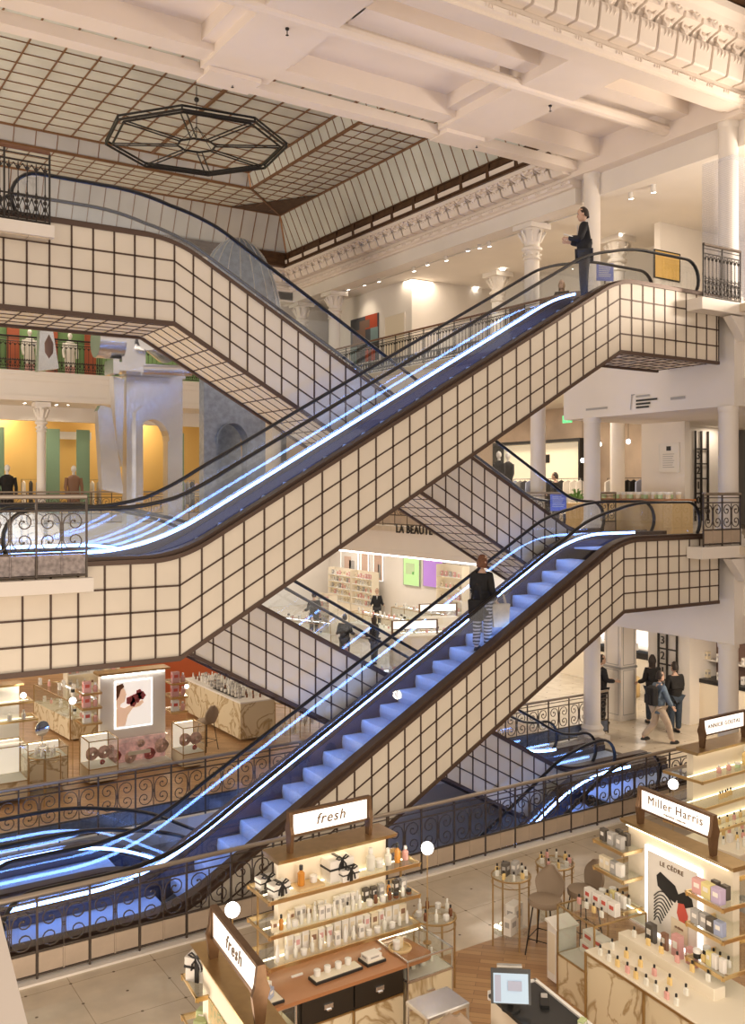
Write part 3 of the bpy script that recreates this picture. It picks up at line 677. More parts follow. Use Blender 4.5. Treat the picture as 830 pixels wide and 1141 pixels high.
def row(specs, p0, p1, z, where, rz=0, jit=.01, group=None, base=0):
    """specs: list of (kind, w, h, body, second); placed evenly from p0 to p1"""
    n = len(specs)
    for i, (k, w, h, a, b) in enumerate(specs):
        t = (i + .5) / n; x = p0[0] + (p1[0] - p0[0]) * t + random.uniform(-jit, jit) * .5; y = p0[1] + (p1[1] - p0[1]) * t + random.uniform(-jit, jit)
        item(k, w, h, (a, b), (x, y, z), rz + random.uniform(-.06, .06), f"{ADJ.get(a, 'plain')} {NOUN[k]} {where}, {ORD[min(i + base, 19)].replace(' from left', '')}", group or f"products {where}")
CW, CC, CG, CD = ('carton', .07, .15, 'card_white', 'card_grey'), ('carton', .07, .13, 'card_cream', 'card_brown'), ('carton', .08, .16, 'card_grey', 'card_white'), ('carton', .08, .15, 'card_dark', 'card_white')
JW = ('jar', .075, .07, 'cap_white', 'cap_white'); BC = ('bottle', .05, .16, 'liquid_clear', 'cap_white'); BA = ('bottle', .05, .17, 'liquid_amber', 'cap_black'); TB = ('tube', .05, .15, 'cap_white', 'cap_white')
PG = ('perfume', .06, .12, 'liquid_gold', 'cap_black'); PC = ('perfume', .06, .12, 'liquid_clear', 'cap_black'); PP = ('perfume', .06, .12, 'liquid_pink', 'cap_black'); BB = ('bottle', .05, .14, 'liquid_brown', 'cap_black'); PK = ('carton', .08, .15, 'card_pink', 'card_white')
def mix(a, n, seed=1):
    r = random.Random(seed); return [a[r.randrange(len(a))] for _ in range(n)]
# ---------------------------------------------------------------- display stands (local: x along the front, -y towards the customer)
def lightbox(parent, x0, x1, y, z0, z1, words, sub=None, m='sign_face', size=.13, shear=.0, tm='sign_ink'):
    f = .022
    mb = MB(); mb.box(x0 - f, x1 + f, y - .03, y + .03, z1, z1 + f * 1.4); mb.box(x0 - f, x1 + f, y - .03, y + .03, z0 - f, z0); mb.box(x0 - f, x0, y - .03, y + .03, z0, z1); mb.box(x1, x1 + f, y - .03, y + .03, z0, z1)
    for x in (x0 - f - .01, x1 + f + .01):
        mb.prism([(y - .045, z0 - .20), (y + .03, z0 - .20), (y + .05, z0 - .02), (y + .075, z0 + .06), (y + .045, z0 + .14), (y + .03, z1 + .03), (y - .03, z1 + .03), (y - .05, z0 + .1), (y - .075, z0 + .02)], x - .022, x + .022, 'X')
    fr = mb.build('sign_frame', 'brass_dark', parent)
    mb = MB(); mb.box(x0, x1, y - .018, y + .018, z0, z1); bx = mb.build('light_panel', m, parent)
    text(words, size, ((x0 + x1) / 2, y - .021, (z0 + z1) / 2 + (.02 if sub else 0)), tm, parent=parent, shear=shear, space=1.15, bold=.0008 if size > .16 else 0)
    if sub: text(sub, .03, ((x0 + x1) / 2, y - .021, z0 + .035), tm, parent=parent, space=1.3)
mat('sign_face', (1, .98, .94), emit=(1, .90, .80), es=1.1); mat('sign_ink', (.16, .10, .05), .5); mat('brass_dark', (.22, .13, .07), .35, .7, noise=.25, nscale=8); mat('poster_glow', (1, .98, .95), emit=(1, .95, .92), es=2.0)
mat('lit_panel', (.88, .78, .62), .5)
def shelf_mesh(root, x0, x1, y0, y1, z, brass='gold'):
    m = MB(); m.box(x0 + .02, x1 - .02, y0 + .02, y1 - .02, z - .008, z); m.build('shelf_glass', 'shelf_glass', root)
    m = MB(); t = .05
    m.prism([(y0, z), (y0 + .02, z), (y0 + .03, z - t), (y0 + .018, z - t)], x0, x1, 'X'); m.prism([(y1, z), (y1 - .02, z), (y1 - .03, z - t), (y1 - .018, z - t)], x0, x1, 'X')
    m.prism([(x0, z), (x0 + .02, z), (x0 + .03, z - t), (x0 + .018, z - t)], y0, y1); m.prism([(x1, z), (x1 - .02, z), (x1 - .03, z - t), (x1 - .018, z - t)], y0, y1)
    m.build('shelf', brass, root)
def stand(label, loc, rz, px0, px1, depth, ztop, sign, shelves, words, sub=None, size=.13, shear=0., ledge=(.07, .16), panel='lit_panel', strips=True, zb=.1):
    r = empty('display_stand', loc, label, 'display stand', None, rz)
    m = MB(); m.box(px0, px1, 0, depth, zb, ztop - .05); m.build('back_panel', panel, r)
    m = MB(); l, f = ledge; m.prism([(-f, ztop), (depth + f, ztop), (depth + f - .03, ztop - .05), (-f + .03, ztop - .05)], px0 - l, px1 + l, 'X'); m.build('top_ledge', 'brass', r)
    m = MB(); m.box(px0 + .02, px1 - .02, -.06, -.03, ztop - .062, ztop - .052); m.build('light_strip', 'warm_strip', r)
    if sign: lightbox(r, sign[0], sign[1], .02, ztop + .2, ztop + .43, words, sub, size=size, shear=shear)
    for (x0, x1, y0, y1, z) in shelves:
        shelf_mesh(r, x0, x1, y0, y1, z)
        if strips: m = MB(); m.box(x0 + .05, x1 - .05, min(y1, 0) - .04, min(y1, 0) - .02, z - .022, z - .012); m.build('light_strip', 'warm_strip', r)
    return r
GLOBES = []
def globe(loc, h, label, r=.075):
    o = empty('globe_lamp', (loc[0], loc[1], loc[2]), label, 'lamp', 'globe lamps on thin rods')
    m = MB(); m.sphere((0, 0, h), r, 16); m.build('globe', 'globe_glow', o, True)
    m = MB(); m.cyl((0, 0, 0), .05, .012, 12); m.tube([(0, 0, .01), (0, 0, h - r)], .006, 6); m.build('rod', 'brass', o); GLOBES.append((loc[0], loc[1], loc[2] + h, r)); return o
mat('globe_glow', (1, 1, 1), emit=(1, .93, .85), es=6)
marble('floral', (.62, .46, .22), (.30, .38, .20), 6, .05)
# --- front stand with script sign
st = stand('front cosmetics stand with lit lowercase sign and three brass shelves', (0, 9.5, 0), 0, 4.90, 6.36, .10, 2.13, (5.09, 6.09), [(4.65, 6.70, -.27, .3, 1.76), (4.65, 6.70, -.27, .3, 1.38), (4.65, 6.70, -.27, .3, 1.03)], 'fresh', size=.17, shear=.25, zb=.885)
for x in (4.7, 6.66): m = MB(); m.box(x - .01, x + .01, .1, .12, .88, 1.76); m.build('upright', 'brass', st)
W1 = 'on the top shelf of the front stand'; W2 = 'on the middle shelf of the front stand'; W3 = 'on the lowest shelf of the front stand'
G1 = 'products on the front stand'
item('gift', .20, .12, ('card_white', 'cap_black'), (4.80, 9.62, 1.76), .1, 'flat white gift box with black bow at the left end of the top shelf', G1)
item('gift', .22, .13, ('card_white', 'cap_black'), (4.84, 9.37, 1.76), .15, 'flat white gift box with black bow at the front left shelf corner', G1)
item('gift', .32, .24, ('card_white', 'cap_black'), (5.62, 9.40, 1.76), .05, 'tall white gift box with black ribbon, largest on the top shelf', G1)
item('gift', .22, .13, ('card_white', 'cap_black'), (5.70, 9.30, 1.76), .05, 'small ribboned gift box leaning before the tallest white one', G1)
m = MB(); m.bev(-.17, .17, -.11, .11, 0, .03, .01); o = m.build('display_block', 'wood_light', loc=(5.22, 9.38, 1.76)); tag(o, 'pale yellow display block under amber bottle on top shelf', 'block')
item('bottle', .085, .23, ('liquid_amber', 'cap_black'), (5.13, 9.38, 1.79), 0, 'amber glass bottle on the pale block of the top shelf', G1)
item('jar', .085, .08, ('cap_white', 'cap_white'), (5.29, 9.38, 1.79), 0, 'white cream jar beside the amber bottle on the top shelf', G1)
row([('bottle', .11, .26, 'liquid_clear', 'cap_white'), ('jar', .1, .10, 'liquid_clear', 'cap_white'), ('bottle', .09, .2, 'liquid_clear', 'cap_white'), ('bottle', .075, .24, 'liquid_amber', 'cap_black'), ('bottle', .08, .17, 'liquid_pink', 'cap_white')], (6.0, 9.38), (6.65, 9.40), 1.76, 'at the right end of the top shelf', group=G1)
row(mix([CW, CC, BC, TB, CW, JW], 13, 3), (5.0, 9.43), (5.95, 9.43), 1.38, 'along the back ' + W2, group=G1)
row([CC, BA] + mix([CW, BC, JW, BC, PC], 12, 8), (4.72, 9.32), (5.9, 9.30), 1.38, 'along the front ' + W2, group=G1)
row(mix([CG, CD, CD, BA], 6, 5), (5.98, 9.43), (6.62, 9.43), 1.38, 'at the back right end ' + W2, group=G1)
row([JW, BB, JW, BB, ('jar', .07, .06, 'liquid_brown', 'cap_black'), BC, ('jar', .07, .06, 'liquid_brown', 'cap_black')], (5.95, 9.31), (6.62, 9.31), 1.38, 'at the front right end ' + W2, group=G1)
row(mix([('carton', .09, .22, 'card_white', 'card_cream'), ('carton', .08, .19, 'card_white', 'card_pink'), ('carton', .1, .2, 'card_cream', 'card_brown')], 16, 4), (4.95, 9.43), (6.6, 9.43), 1.03, 'along the back ' + W3, group=G1)
row(mix([BC, TB, JW, BC, ('tube', .055, .19, 'cap_white', 'cap_white'), CW], 17, 6), (4.75, 9.32), (6.6, 9.32), 1.03, 'along the front ' + W3, group=G1)
globe((6.62, 9.0, .9), 1.12, 'white globe lamp at the right end of the front stand')
# --- counter under it
r = empty('display_counter', (0, 8.75, 0), 'front wood-topped counter with black drawers below the shelves', 'counter')
m = MB(); pts = [(4.2, .0), (6.42, .0)] + [(6.42 + .14 * math.sin(t), .14 - .14 * math.cos(t)) for t in [PI / 2 * i / 6 for i in range(1, 7)]] + [(6.5, .55), (6.35, .75), (4.2, .75)]
m.prism(pts, .84, .88, 'Z'); m.build('worktop', 'wood_top', r)
m = MB(); m.box(4.78, 6.12, .03, .7, .05, .56); m.build('cabinet_body', 'marble', r)
m = MB(); m.box(4.78, 6.12, .03, .7, .56, .84); m.build('drawer_box', 'drawer_black', r)
for x0, x1 in ((4.80, 5.44), (5.46, 6.10)):
    m = MB(); m.bev(x0, x1, .005, .03, .585, .83, .004); d = m.build('drawer', 'drawer_black', r)
    m = MB(); c = (x0 + x1) / 2; m.box(c - .055, c + .055, -.01, .006, .69, .74); m.box(c - .03, c + .03, -.025, -.008, .675, .69); m.build('drawer_pull', 'silver', d)
m = MB(); m.box(4.78, 6.12, .02, .03, .54, .56); m.box(5.44, 5.46, .0, .03, .05, .56); m.build('trim_strip', 'brass', r)
mat('vitrine_glow', (.95, .88, .78), emit=(1, .86, .70), es=.55)
def vitrine(label, x0, x1, y0, y1, z0, z1, zg, base='marble', loc=(0, 0, 0), rz=0, bars='silver', lit=True, drawers=0, group='glass display cases', back=False):
    r = empty('glass_display_case', loc, label, 'display case', group, rz)
    m = MB(); m.box(x0, x1, y0, y1, z0, zg - .02); m.build('base_cabinet', base, r)
    m = MB(); m.box(x0 + .01, x1 - .01, y0 + .01, y1 - .01, zg - .02, zg); m.build('display_floor', 'card_white', r)
    m = MB(); m.box(x0, x1, y0, y1, zg, z1); m.build('glass_box', 'shelf_glass', r)
    if back: m = MB(); m.box(x0 + .02, x1 - .02, y1 - .04, y1 - .02, zg, z1 - .03); m.build('glow_back', 'vitrine_glow', r)  # added glowing back panel, stands in for light inside the case
    m = MB(); b = .009
    for x in (x0, x1):
        for y in (y0, y1): m.box(x - b, x + b, y - b, y + b, z0, z1)
        for z in (zg - .01, z1): m.box(x - b, x + b, y0, y1, z - b, z + b)
    for y in (y0, y1):
        for z in (zg - .01, z1): m.box(x0, x1, y - b, y + b, z - b, z + b)
    m.build('frame', bars, r)
    for k in range(drawers):
        z = z0 + (zg - z0 - .04) * (k + .5) / drawers; m = MB(); c = (x0 + x1) / 2; m.box(c - .05, c + .05, y0 - .025, y0 - .005, z, z + .018); m.build('drawer_pull', 'silver', r)
        m = MB(); m.box(x0 + .01, x1 - .01, y0 - .006, y0, z0 + (zg - z0) * (k + 1) / drawers - .03, z0 + (zg - z0) * (k + 1) / drawers - .015); m.build('drawer_edge', 'silver', r)
    if lit: m = MB(); m.box(x0 + .03, x1 - .03, y1 - .03, y1 - .02, z1 - .03, z1 - .015); m.build('light_strip', 'warm_strip', r)
    return r
vitrine('glass-topped vitrine at the right end of the front counter', 6.16, 6.80, 8.75, 9.42, .05, .90, .68, drawers=2)
row([PC, JW, BC], (6.3, 8.95), (6.75, 9.0), .68, 'inside the vitrine beside the front counter')
vitrine('lit glass vitrine at the left end under the front counter', 4.2, 4.74, 8.78, 9.3, .05, .83, .45)
row([CW, ('carton', .09, .22, 'card_white', 'card_cream'), CW, CC], (4.25, 8.95), (4.72, 8.95), .45, 'inside the vitrine left of the black drawers')
def tray(label, c, w, d, rz, n, base=JW):
    t = empty('product_tray', c, label, 'tray', None, rz); m = MB(); m.bev(-w / 2, w / 2, -d / 2, d / 2, 0, .03, .004); m.build('tray_base', 'cap_black', t)
    m = MB(); m.box(-w / 2 + .015, w / 2 - .015, -d / 2 + .015, d / 2 - .015, .03, .038); m.build('tray_insert', 'cream_panel', t)
tray('long black tray with four white jars on the wood counter', (5.36, 9.0, .88), .62, .17, .03, 4)
row([JW, JW, JW, JW], (5.07, 9.03), (5.62, 9.05), .918, 'on the long black tray')
tray('small black tray with cream box on the wood counter', (5.86, 9.03, .88), .26, .2, .03, 1)
item('carton', .2, .06, ('card_white', 'card_grey'), (5.85, 9.03, .918), .05, 'flat white box on the small black tray', 'cream boxes')
m = MB(); m.lathe([(.13, 0), (.14, .01), (.14, .03), (.12, .035), (.12, .018), (.001, .018)], n=20); o = m.build('round_tray', 'wood_light', loc=(6.28, 9.08, .88)); tag(o, 'round pale wooden tray at the right end of the counter', 'tray')
row([('jar', .085, .11, 'cap_white', 'cap_white'), ('jar', .085, .11, 'card_cream', 'card_cream'), ('bottle', .03, .09, 'liquid_gold', 'cap_white')], (6.19, 9.06), (6.37, 9.12), .90, 'on the round wooden tray')
tray('white scalloped tray of soap cartons at the left of the counter', (4.52, 8.98, .88), .2, .36, .0, 0)
row([('carton', .11, .10, 'card_blue', 'card_white'), ('carton', .11, .10, 'card_white', 'card_grey'), ('carton', .12, .08, 'card_yellow', 'card_white')], (4.47, 8.86), (4.56, 9.2), .918, 'on the scalloped tray beside the tilted sign', rz=.6)
for k, x in enumerate((4.98, 6.02)): m = MB(); m.box(-.07, .07, -.01, .01, 0, .02); o = m.build('price_strip', 'cap_white', loc=(x, 9.2, .88)); tag(o, ['small white price strip lying behind the long tray, left', 'small white price strip lying behind the round tray, right'][k], 'price tag')
# --- left stand (side on)
A6 = math.radians(-90 - 5.6)
L2 = (3.29, 7.2, 0)
st = stand('left cosmetics stand seen edge on with the slanting lit sign', L2, A6, -.82, 1.2, .10, 2.13, (-.52, .57), [(-1.12, -.64, -.12, .35, 1.76), (-1.12, -.64, -.12, .35, 1.38)], 'fresh', size=.17, shear=.25, strips=False, ledge=(.07, .10))
m = MB(); m.box(-.62, 1.0, -.012, 0, .5, 1.75); m.build('floral_poster', 'floral', st)
m = MB(); m.box(-.80, 1.2, -.02, .0, 1.98, 2.06); m.build('panel_cornice', 'gold', st)
def l2(x, y, z): a = A6; return Vector((L2[0] + x * math.cos(a) - y * math.sin(a), L2[1] + x * math.sin(a) + y * math.cos(a), z))
item('gift', .24, .22, ('card_white', 'cap_black'), l2(-.95, .02, 1.76), A6 + .8, 'tall white gift box with dark bow on the left stand shelf', 'goods on the left stand')
item('jar', .09, .1, ('cap_white', 'cap_white'), l2(-1.02, .12, 1.38), 0, 'white jar on the lower shelf of the left stand', 'goods on the left stand')
item('carton', .13, .12, ('card_green', 'card_white'), l2(-.90, .04, 1.38), A6 + .8, 'pale green carton behind the white jar on the left stand', 'goods on the left stand')
item('carton', .13, .12, ('card_green', 'card_white'), l2(-.75, -.03, 1.38), A6 + .8, 'pale green carton nearest the panel on the left stand', 'goods on the left stand')
p = at(259, 1014, d=9.3); globe((p.x, p.y, .0), p.z, 'white globe lamp beside the slanting sign')
# --- right stand (side on) with poster
R3 = (9.07, 7.4, 0); A3 = A6
st = stand('right perfume stand with the slanting lit name sign and tall glowing poster', R3, A3, -.78, .86, .10, 2.13, (-.55, .54), [(-1.08, -.52, -.33, .42, 1.84), (-1.08, -.52, -.33, .42, 1.50), (-1.08, -.52, -.33, .42, 1.12), (.60, 1.14, -.46, .5, 1.84), (.60, 1.14, -.46, .5, 1.50), (.60, 1.14, -.46, .5, 1.12)], 'Miller Harris', 'PERFUMER LONDON', size=.145, strips=False, zb=.885, ledge=(.07, .09))
m = MB(); m.box(-.46, .43, -.03, 0, .88, 1.92); m.build('light_box', 'poster_glow', st)
m = MB(); m.box(-.41, .38, -.036, -.03, .93, 1.87); po = m.build('poster', 'card_white', st, loc=(0, 0, 0))
SH = .545
SH = .545
def blob(par, pts, mt, y, nm): m = MB(); m.prism([(a_ + SH, b_) for a_, b_ in pts], y, y + .004); return m.build(nm, mt, par)
blob(po, [(-.80, 1.62), (-.74, 1.68), (-.50, 1.60), (-.44, 1.50), (-.50, 1.40), (-.62, 1.42), (-.78, 1.50)], 'cap_black', -.042, 'printed_shape')
blob(po, [(-.48, 1.50), (-.36, 1.58), (-.24, 1.54), (-.22, 1.46), (-.34, 1.40), (-.46, 1.42)], 'cap_black', -.043, 'printed_shape')
blob(po, [(-.45, 1.42), (-.36, 1.44), (-.30, 1.32), (-.32, 1.2), (-.42, 1.18), (-.47, 1.3)], 'card_red', -.044, 'printed_shape')
m = MB()
for k in range(8): m.tube([(-.84 + SH + .3 * t * (1 - k * .09), -.040, 1.36 - k * .042 + .10 * math.sin(PI * t) * (1 - k * .05)) for t in [i / 8 for i in range(9)]], .008, 4)
m.build('printed_stripes', 'cap_black', po)
blob(po, [(-.56, 1.22), (-.30, 1.22), (-.30, .98), (-.56, .98)], 'card_cream', -.046, 'printed_bottle')
text('LE CÈDRE', .075, (-.015, -.040, 1.78), 'sign_ink', parent=po, space=1.2)
text('LE CÈDRE', .03, (.115, -.050, 1.13), 'card_brown', parent=po)
def l3(x, y, z): a = A3; return Vector((R3[0] + x * math.cos(a) - y * math.sin(a), R3[1] + x * math.sin(a) + y * math.cos(a), z))
def row3(specs, x0, x1, y, z, where, y1=None, group=None): a = l3(x0, y, 0); b = l3(x1, y if y1 is None else y1, 0); row(specs, (a.x, a.y), (b.x, b.y), z, where, rz=A3, group=group)
BX = lambda c, w=.10, h=.15: ('carton', w, h, c, 'card_white')
GR3 = 'goods on the right perfume stand'
for side, x0, yf in (('left', -1.02, -.24), ('right', .65, -.37)):
    row3([BX('card_dark'), BX('card_grey'), BX('card_grey')] if side == 'left' else [BX('card_pink', .13, .16), BX('card_yellow', .13, .16), BX('card_lilac', .13, .16)], x0, x0 + .42, yf, 1.84, f'on the top shelf {side} of the poster', group=GR3)
    row3([BX('card_cream'), BX('card_cream'), BX('card_grey'), BX('card_white')] if side == 'left' else [BX('card_grey', .11), BX('card_grey', .11), BX('card_dark', .11), BX('card_blue', .11)], x0, x0 + .42, yf, 1.50, f'on the second shelf {side} of the poster', group=GR3)
    row3([('jar', .09, .1, 'cap_black', 'cap_white'), PG, BX('card_yellow', .07), BX('card_white', .07), BX('card_white', .07)], x0, x0 + .44, yf, 1.12, f'on the third shelf {side} of the poster', group=GR3)
    row3([('jar', .09, .1, 'cap_black', 'cap_white'), PG, PG, PC], x0 + .0, x0 + .40, yf + .14, 1.12, f'behind on the third shelf {side} of the poster', group=GR3)
    row3([BX('card_dark', .09), BX('card_dark', .09)], x0 + .1, x0 + .4, yf + .14, 1.84, f'at the back of the top shelf {side} of the poster', group=GR3)
row3(mix([BX('card_grey', .09, .17), BX('card_white', .09, .17), BX('card_dark', .09, .17)], 5, 3), .70, 1.05, .3, 1.50, 'at the outer side of the right perfume stand', y1=.4, group=GR3)
# counter and cases of the right stand
r = empty('display_counter', R3, 'marble-fronted perfume counter below the glowing poster', 'counter', None, A3)
m = MB(); m.box(-.38, 1.6, -1.0, -.02, .0, .84); m.build('cabinet_body', 'marble', r)
m = MB(); m.bev(-.40, 1.6, -1.02, -.02, .84, .88, .008); m.build('worktop', 'cream_panel', r)
m = MB(); m.box(-.40, 1.6, -1.025, -1.015, .83, .86); m.box(-.40, -.385, -1.03, -1.0, .06, .86); m.box(.55, .565, -1.03, -1.0, .06, .86); m.build('trim_strip', 'brass', r)
for (x0, x1, y0, y1, z1) in ((-.36, 1.1, -.55, -.38, 1.0), (-.34, .6, -.86, -.72, .93)):
    m = MB(); m.bev(x0, x1, y0, y1, .88, z1, .005); m.build('riser', 'cream_panel', r)
for y, z, n, w in ((-.46, 1.0, 6, 'on the cream riser below the poster'), (-.79, .93, 6, 'on the low riser of the perfume counter'), (-.95, .88, 9, 'along the front edge of the perfume counter')):
    row3(mix([PG, PC, PP, PC, PG], n, int(n + y * 10)), -.3, 1.05, y, z, w, group='perfume testers on the right counter')
row3([BX('card_dark', .12, .22), BX('card_brown', .08, .2), BX('card_pink', .12, .26), BX('card_pink', .12, .2)], -.28, .55, -.2, .88, 'against the panel under the poster', group='boxes under the poster')
# glass case with red trimmed boxes
vitrine('tall glass vitrine with red-edged white boxes beside the stool', -1.10, -.42, -.86, -.05, .0, 1.10, .5, loc=R3, rz=A3, bars='brass')
row3([('carton', .13, .16, 'card_white', 'card_red')] * 4, -1.06, -.46, -.45, 1.11, 'on top of the tall vitrine', group='red-labelled white boxes')
row3([PP, PC, PG, PC], -1.05, -.5, -.62, 1.11, 'on top of the tall vitrine, front line')
row3([('carton', .22, .14, 'card_white', 'card_red'), ('carton', .22, .14, 'card_white', 'card_red'), ('carton', .11, .26, 'card_white', 'card_red')], -1.0, -.47, -.5, .5, 'inside the tall vitrine')
row3([('carton', .22, .14, 'card_white', 'card_red')] * 2, -.95, -.6, -.5, .64, 'stacked upper layer inside the tall vitrine')
r_ = empty('magazine_stand', l3(-1.22, -.70, 0), 'narrow white box stand at the left end of the tall vitrine', 'stand', None, A3)
m = MB(); m.box(-.09, .09, -.16, .16, .1, .78); m.build('stand_body', 'white', r_); m = MB(); m.cbox(0, -.0, .80, .24, .36, .03, ry=.25); m.build('catalogue', 'card_white', r_); m = MB(); m.box(-.07, .07, -.165, -.16, .2, .7); m.build('side_panel', 'cream_panel', r_)
# --- distant stand at right
R4 = (13.2, 9.78, 0); A4 = math.radians(1.5)
st = stand('far right perfume stand with pale lit sign near the railing', R4, A4, -.8, 1.9, .12, 2.13, (-.52, .53), [(-1.05, 2.1, -.36, .4, 1.76), (-1.05, 2.1, -.40, .4, 1.36), (-1.05, 2.1, -.44, .4, .98)], 'ANNICK GOUTAL', size=.095, zb=.825)
def l4(x, y, z=0): a = A4; return (R4[0] + x * math.cos(a) - y * math.sin(a), R4[1] + x * math.sin(a) + y * math.cos(a))
row([('bottle', .08, .12, 'liquid_pink', 'cap_white'), ('bottle', .08, .12, 'liquid_pink', 'cap_white'), ('jar', .09, .09, 'liquid_green', 'cap_white'), ('bottle', .14, .3, 'liquid_gold', 'cap_white'), ('jar', .1, .09, 'liquid_green', 'liquid_green')], l4(-.55, -.2), l4(.7, -.2), 1.76, 'on the top shelf of the far right stand', rz=A4)
row([PG, PG, PG, PG, PG], l4(-.5, -.25), l4(-.1, -.22), 1.36, 'on the second shelf of the far right stand', rz=A4); row([PG, PG, PG, PG], l4(.5, -.25), l4(.9, -.22), 1.36, 'further right on the second shelf of the far right stand', rz=A4)
row([PG, PG, PP, PG, PG, PG, PC, PG], l4(-.6, -.28), l4(.9, -.25), .98, 'on the third shelf of the far right stand', rz=A4)
r = empty('display_counter', R4, 'cream counter crowded with bottles behind the Miller sign', 'counter', None, A4); m = MB(); m.box(-1.0, 2.0, -.95, -.02, .0, .78); m.build('cabinet_body', 'cream_panel', r); m = MB(); m.bev(-1.02, 2.0, -.98, -.0, .78, .82, .006); m.build('worktop', 'cream_panel', r)
r['label'] = 'cream counter crowded with bottles below the far right stand'
for j in range(3): row(mix([PG, PC, PP, BC, BX('card_white', .09, .12)], 12, j), l4(-.9, -.8 + j * .24), l4(1.1, -.8 + j * .24), .82, ['along the front edge', 'in the middle line', 'in the back line'][j] + ' of the far right counter', rz=A4, group='bottles on the far right counter')
p = at(750, 874, d=14.0); globe((p.x, p.y, 0), p.z, 'white globe lamp behind the slanting name sign')

# --- round tables
def round_table(label, x, y, h=.95, r=.27, shelf=None):
    t = empty('round_table', (x, y, 0), label, 'table', 'round glass display tables')
    m = MB(); m.lathe([(r, h - .012), (r, h)], n=24); m.build('glass_top', 'shelf_glass', t)
    m = MB(); m.tube([(r * math.cos(a), r * math.sin(a), h - .012) for a in [2 * PI * i / 24 for i in range(24)]], .013, 6, True); m.tube([(r * math.cos(a), r * math.sin(a), h - .1) for a in [2 * PI * i / 24 for i in range(24)]], .006, 5, True); m.build('rim', 'brass', t)
    for k in range(4):
        a = PI / 4 + k * PI / 2 + .5; m = MB(); m.tube([(r * math.cos(a), r * math.sin(a), 0), (r * math.cos(a), r * math.sin(a), h)], .013, 6); m.build('leg', 'brass', t)
    m = MB(); m.lathe([(r * .95, .18), (r * .95, .19)], n=24); m.build('lower_shelf', 'shelf_glass', t)
    return t
for (lb, x, y, sp) in (('round brass table left of the stool', 8.69, 9.87, [PC, PG]), ('crowded round brass table behind the stool', 9.5, 9.85, [PG, PC, PP]), ('round glass table right of the front stand', 7.06, 9.45, [BC, JW, BB])):
    round_table(lb, x, y)
    for k in range(9):
        a = 2 * PI * k / 9; s_ = sp[k % len(sp)]; item(s_[0], s_[1], s_[2], (s_[3], s_[4]), (x + .2 * math.cos(a), y + .2 * math.sin(a), .95), a, f"{ADJ[s_[3]]} {NOUN[s_[0]]} on {lb}", 'bottles on the ' + lb)
item('carton', .12, .17, ('card_dark', 'card_grey'), (8.62, 9.9, .95), .4, 'dark carton standing at the centre of the round table', 'centre cartons'); item('carton', .12, .17, ('card_grey', 'card_white'), (8.76, 9.86, .95), .4, 'grey carton standing at the centre of the round table', 'centre cartons')
item('carton', .22, .32, ('card_white', 'card_grey'), (8.80, 9.93, .19), .3, 'tall white box under the left round table', 'boxes under the table'); item('carton', .17, .24, ('card_white', 'card_grey'), (8.60, 9.78, .19), .3, 'shorter white box under the left round table', 'boxes under the table')
# --- stools
def stool(label, x, y, rz, h=.68):
    s = empty('bar_stool', (x, y, 0), label, 'stool', 'upholstered bar stools', rz)
    m = MB(); n = 16
    ring = lambda r, z: [(r * math.cos(a) * (1.0), r * .92 * math.sin(a), z) for a in [2 * PI * i / n for i in range(n)]]
    vs = []; 
    for r, z in ((.17, h - .02), (.225, h + .0), (.235, h + .04), (.22, h + .075), (.12, h + .085)): vs += ring(r, z)
    fs = [tuple(range(n - 1, -1, -1)), tuple(range(4 * n, 5 * n))]
    for i in range(4):
        for k in range(n): fs.append((i * n + k, i * n + (k + 1) % n, (i + 1) * n + (k + 1) % n, (i + 1) * n + k))
    m.add(vs, fs); m.build('seat', 'taupe', s, True)
    m = MB(); vs = []; fs = []; R, C = 10, 11      # curved shell backrest
    for o_ in (0, .035):
        for i in range(R + 1):
            t = i / R; wd = (.15 + .06 * math.sin(PI * min(1, t * 1.1))) * max(.12, 1 - max(0, (t - .3) / .7) ** 3.2) ** .5; z = h + .04 + t * .40
            for j in range(C + 1):
                u = (j / C - .5) * 2; vs.append((u * wd, .19 + .06 * t - .05 * u * u + o_ + (.0), z))
    k0 = (R + 1) * (C + 1)
    for i in range(R):
        for j in range(C):
            a = i * (C + 1) + j; fs += [(a, a + 1, a + C + 2, a + C + 1), (k0 + a, k0 + a + C + 1, k0 + a + C + 2, k0 + a + 1)]
    for i in range(R):
        for j in (0, C): a = i * (C + 1) + j; fs.append((a, a + C + 1, k0 + a + C + 1, k0 + a))
    for j in range(C): fs.append((j, j + 1, k0 + j + 1, k0 + j)); a = R * (C + 1) + j; fs.append((a, a + 1, k0 + a + 1, k0 + a))
    m.add(vs, fs); m.build('backrest', 'taupe', s, True)
    for sx, sy in ((1, 1), (1, -1), (-1, 1), (-1, -1)): m = MB(); m.tube([(.12 * sx, .12 * sy, h), (.2 * sx, .2 * sy, 0)], .010, 6); m.build('leg', 'iron_dark', s)
    m = MB(); q = .176; m.tube([(q, q, .22), (q, -q, .22), (-q, -q, .22), (-q, q, .22)], .008, 5, True); m.build('foot_rest', 'iron_dark', s)
    return s
stool('taupe upholstered bar stool beside the tall vitrine', 8.9, 9.42, math.radians(-65), .66)
stool('second taupe bar stool half hidden behind the first', 9.55, 9.35, math.radians(-100), .66)
stool('taupe stool cut off at the bottom edge beside the till', 5.9, 7.6, math.radians(150), .62)
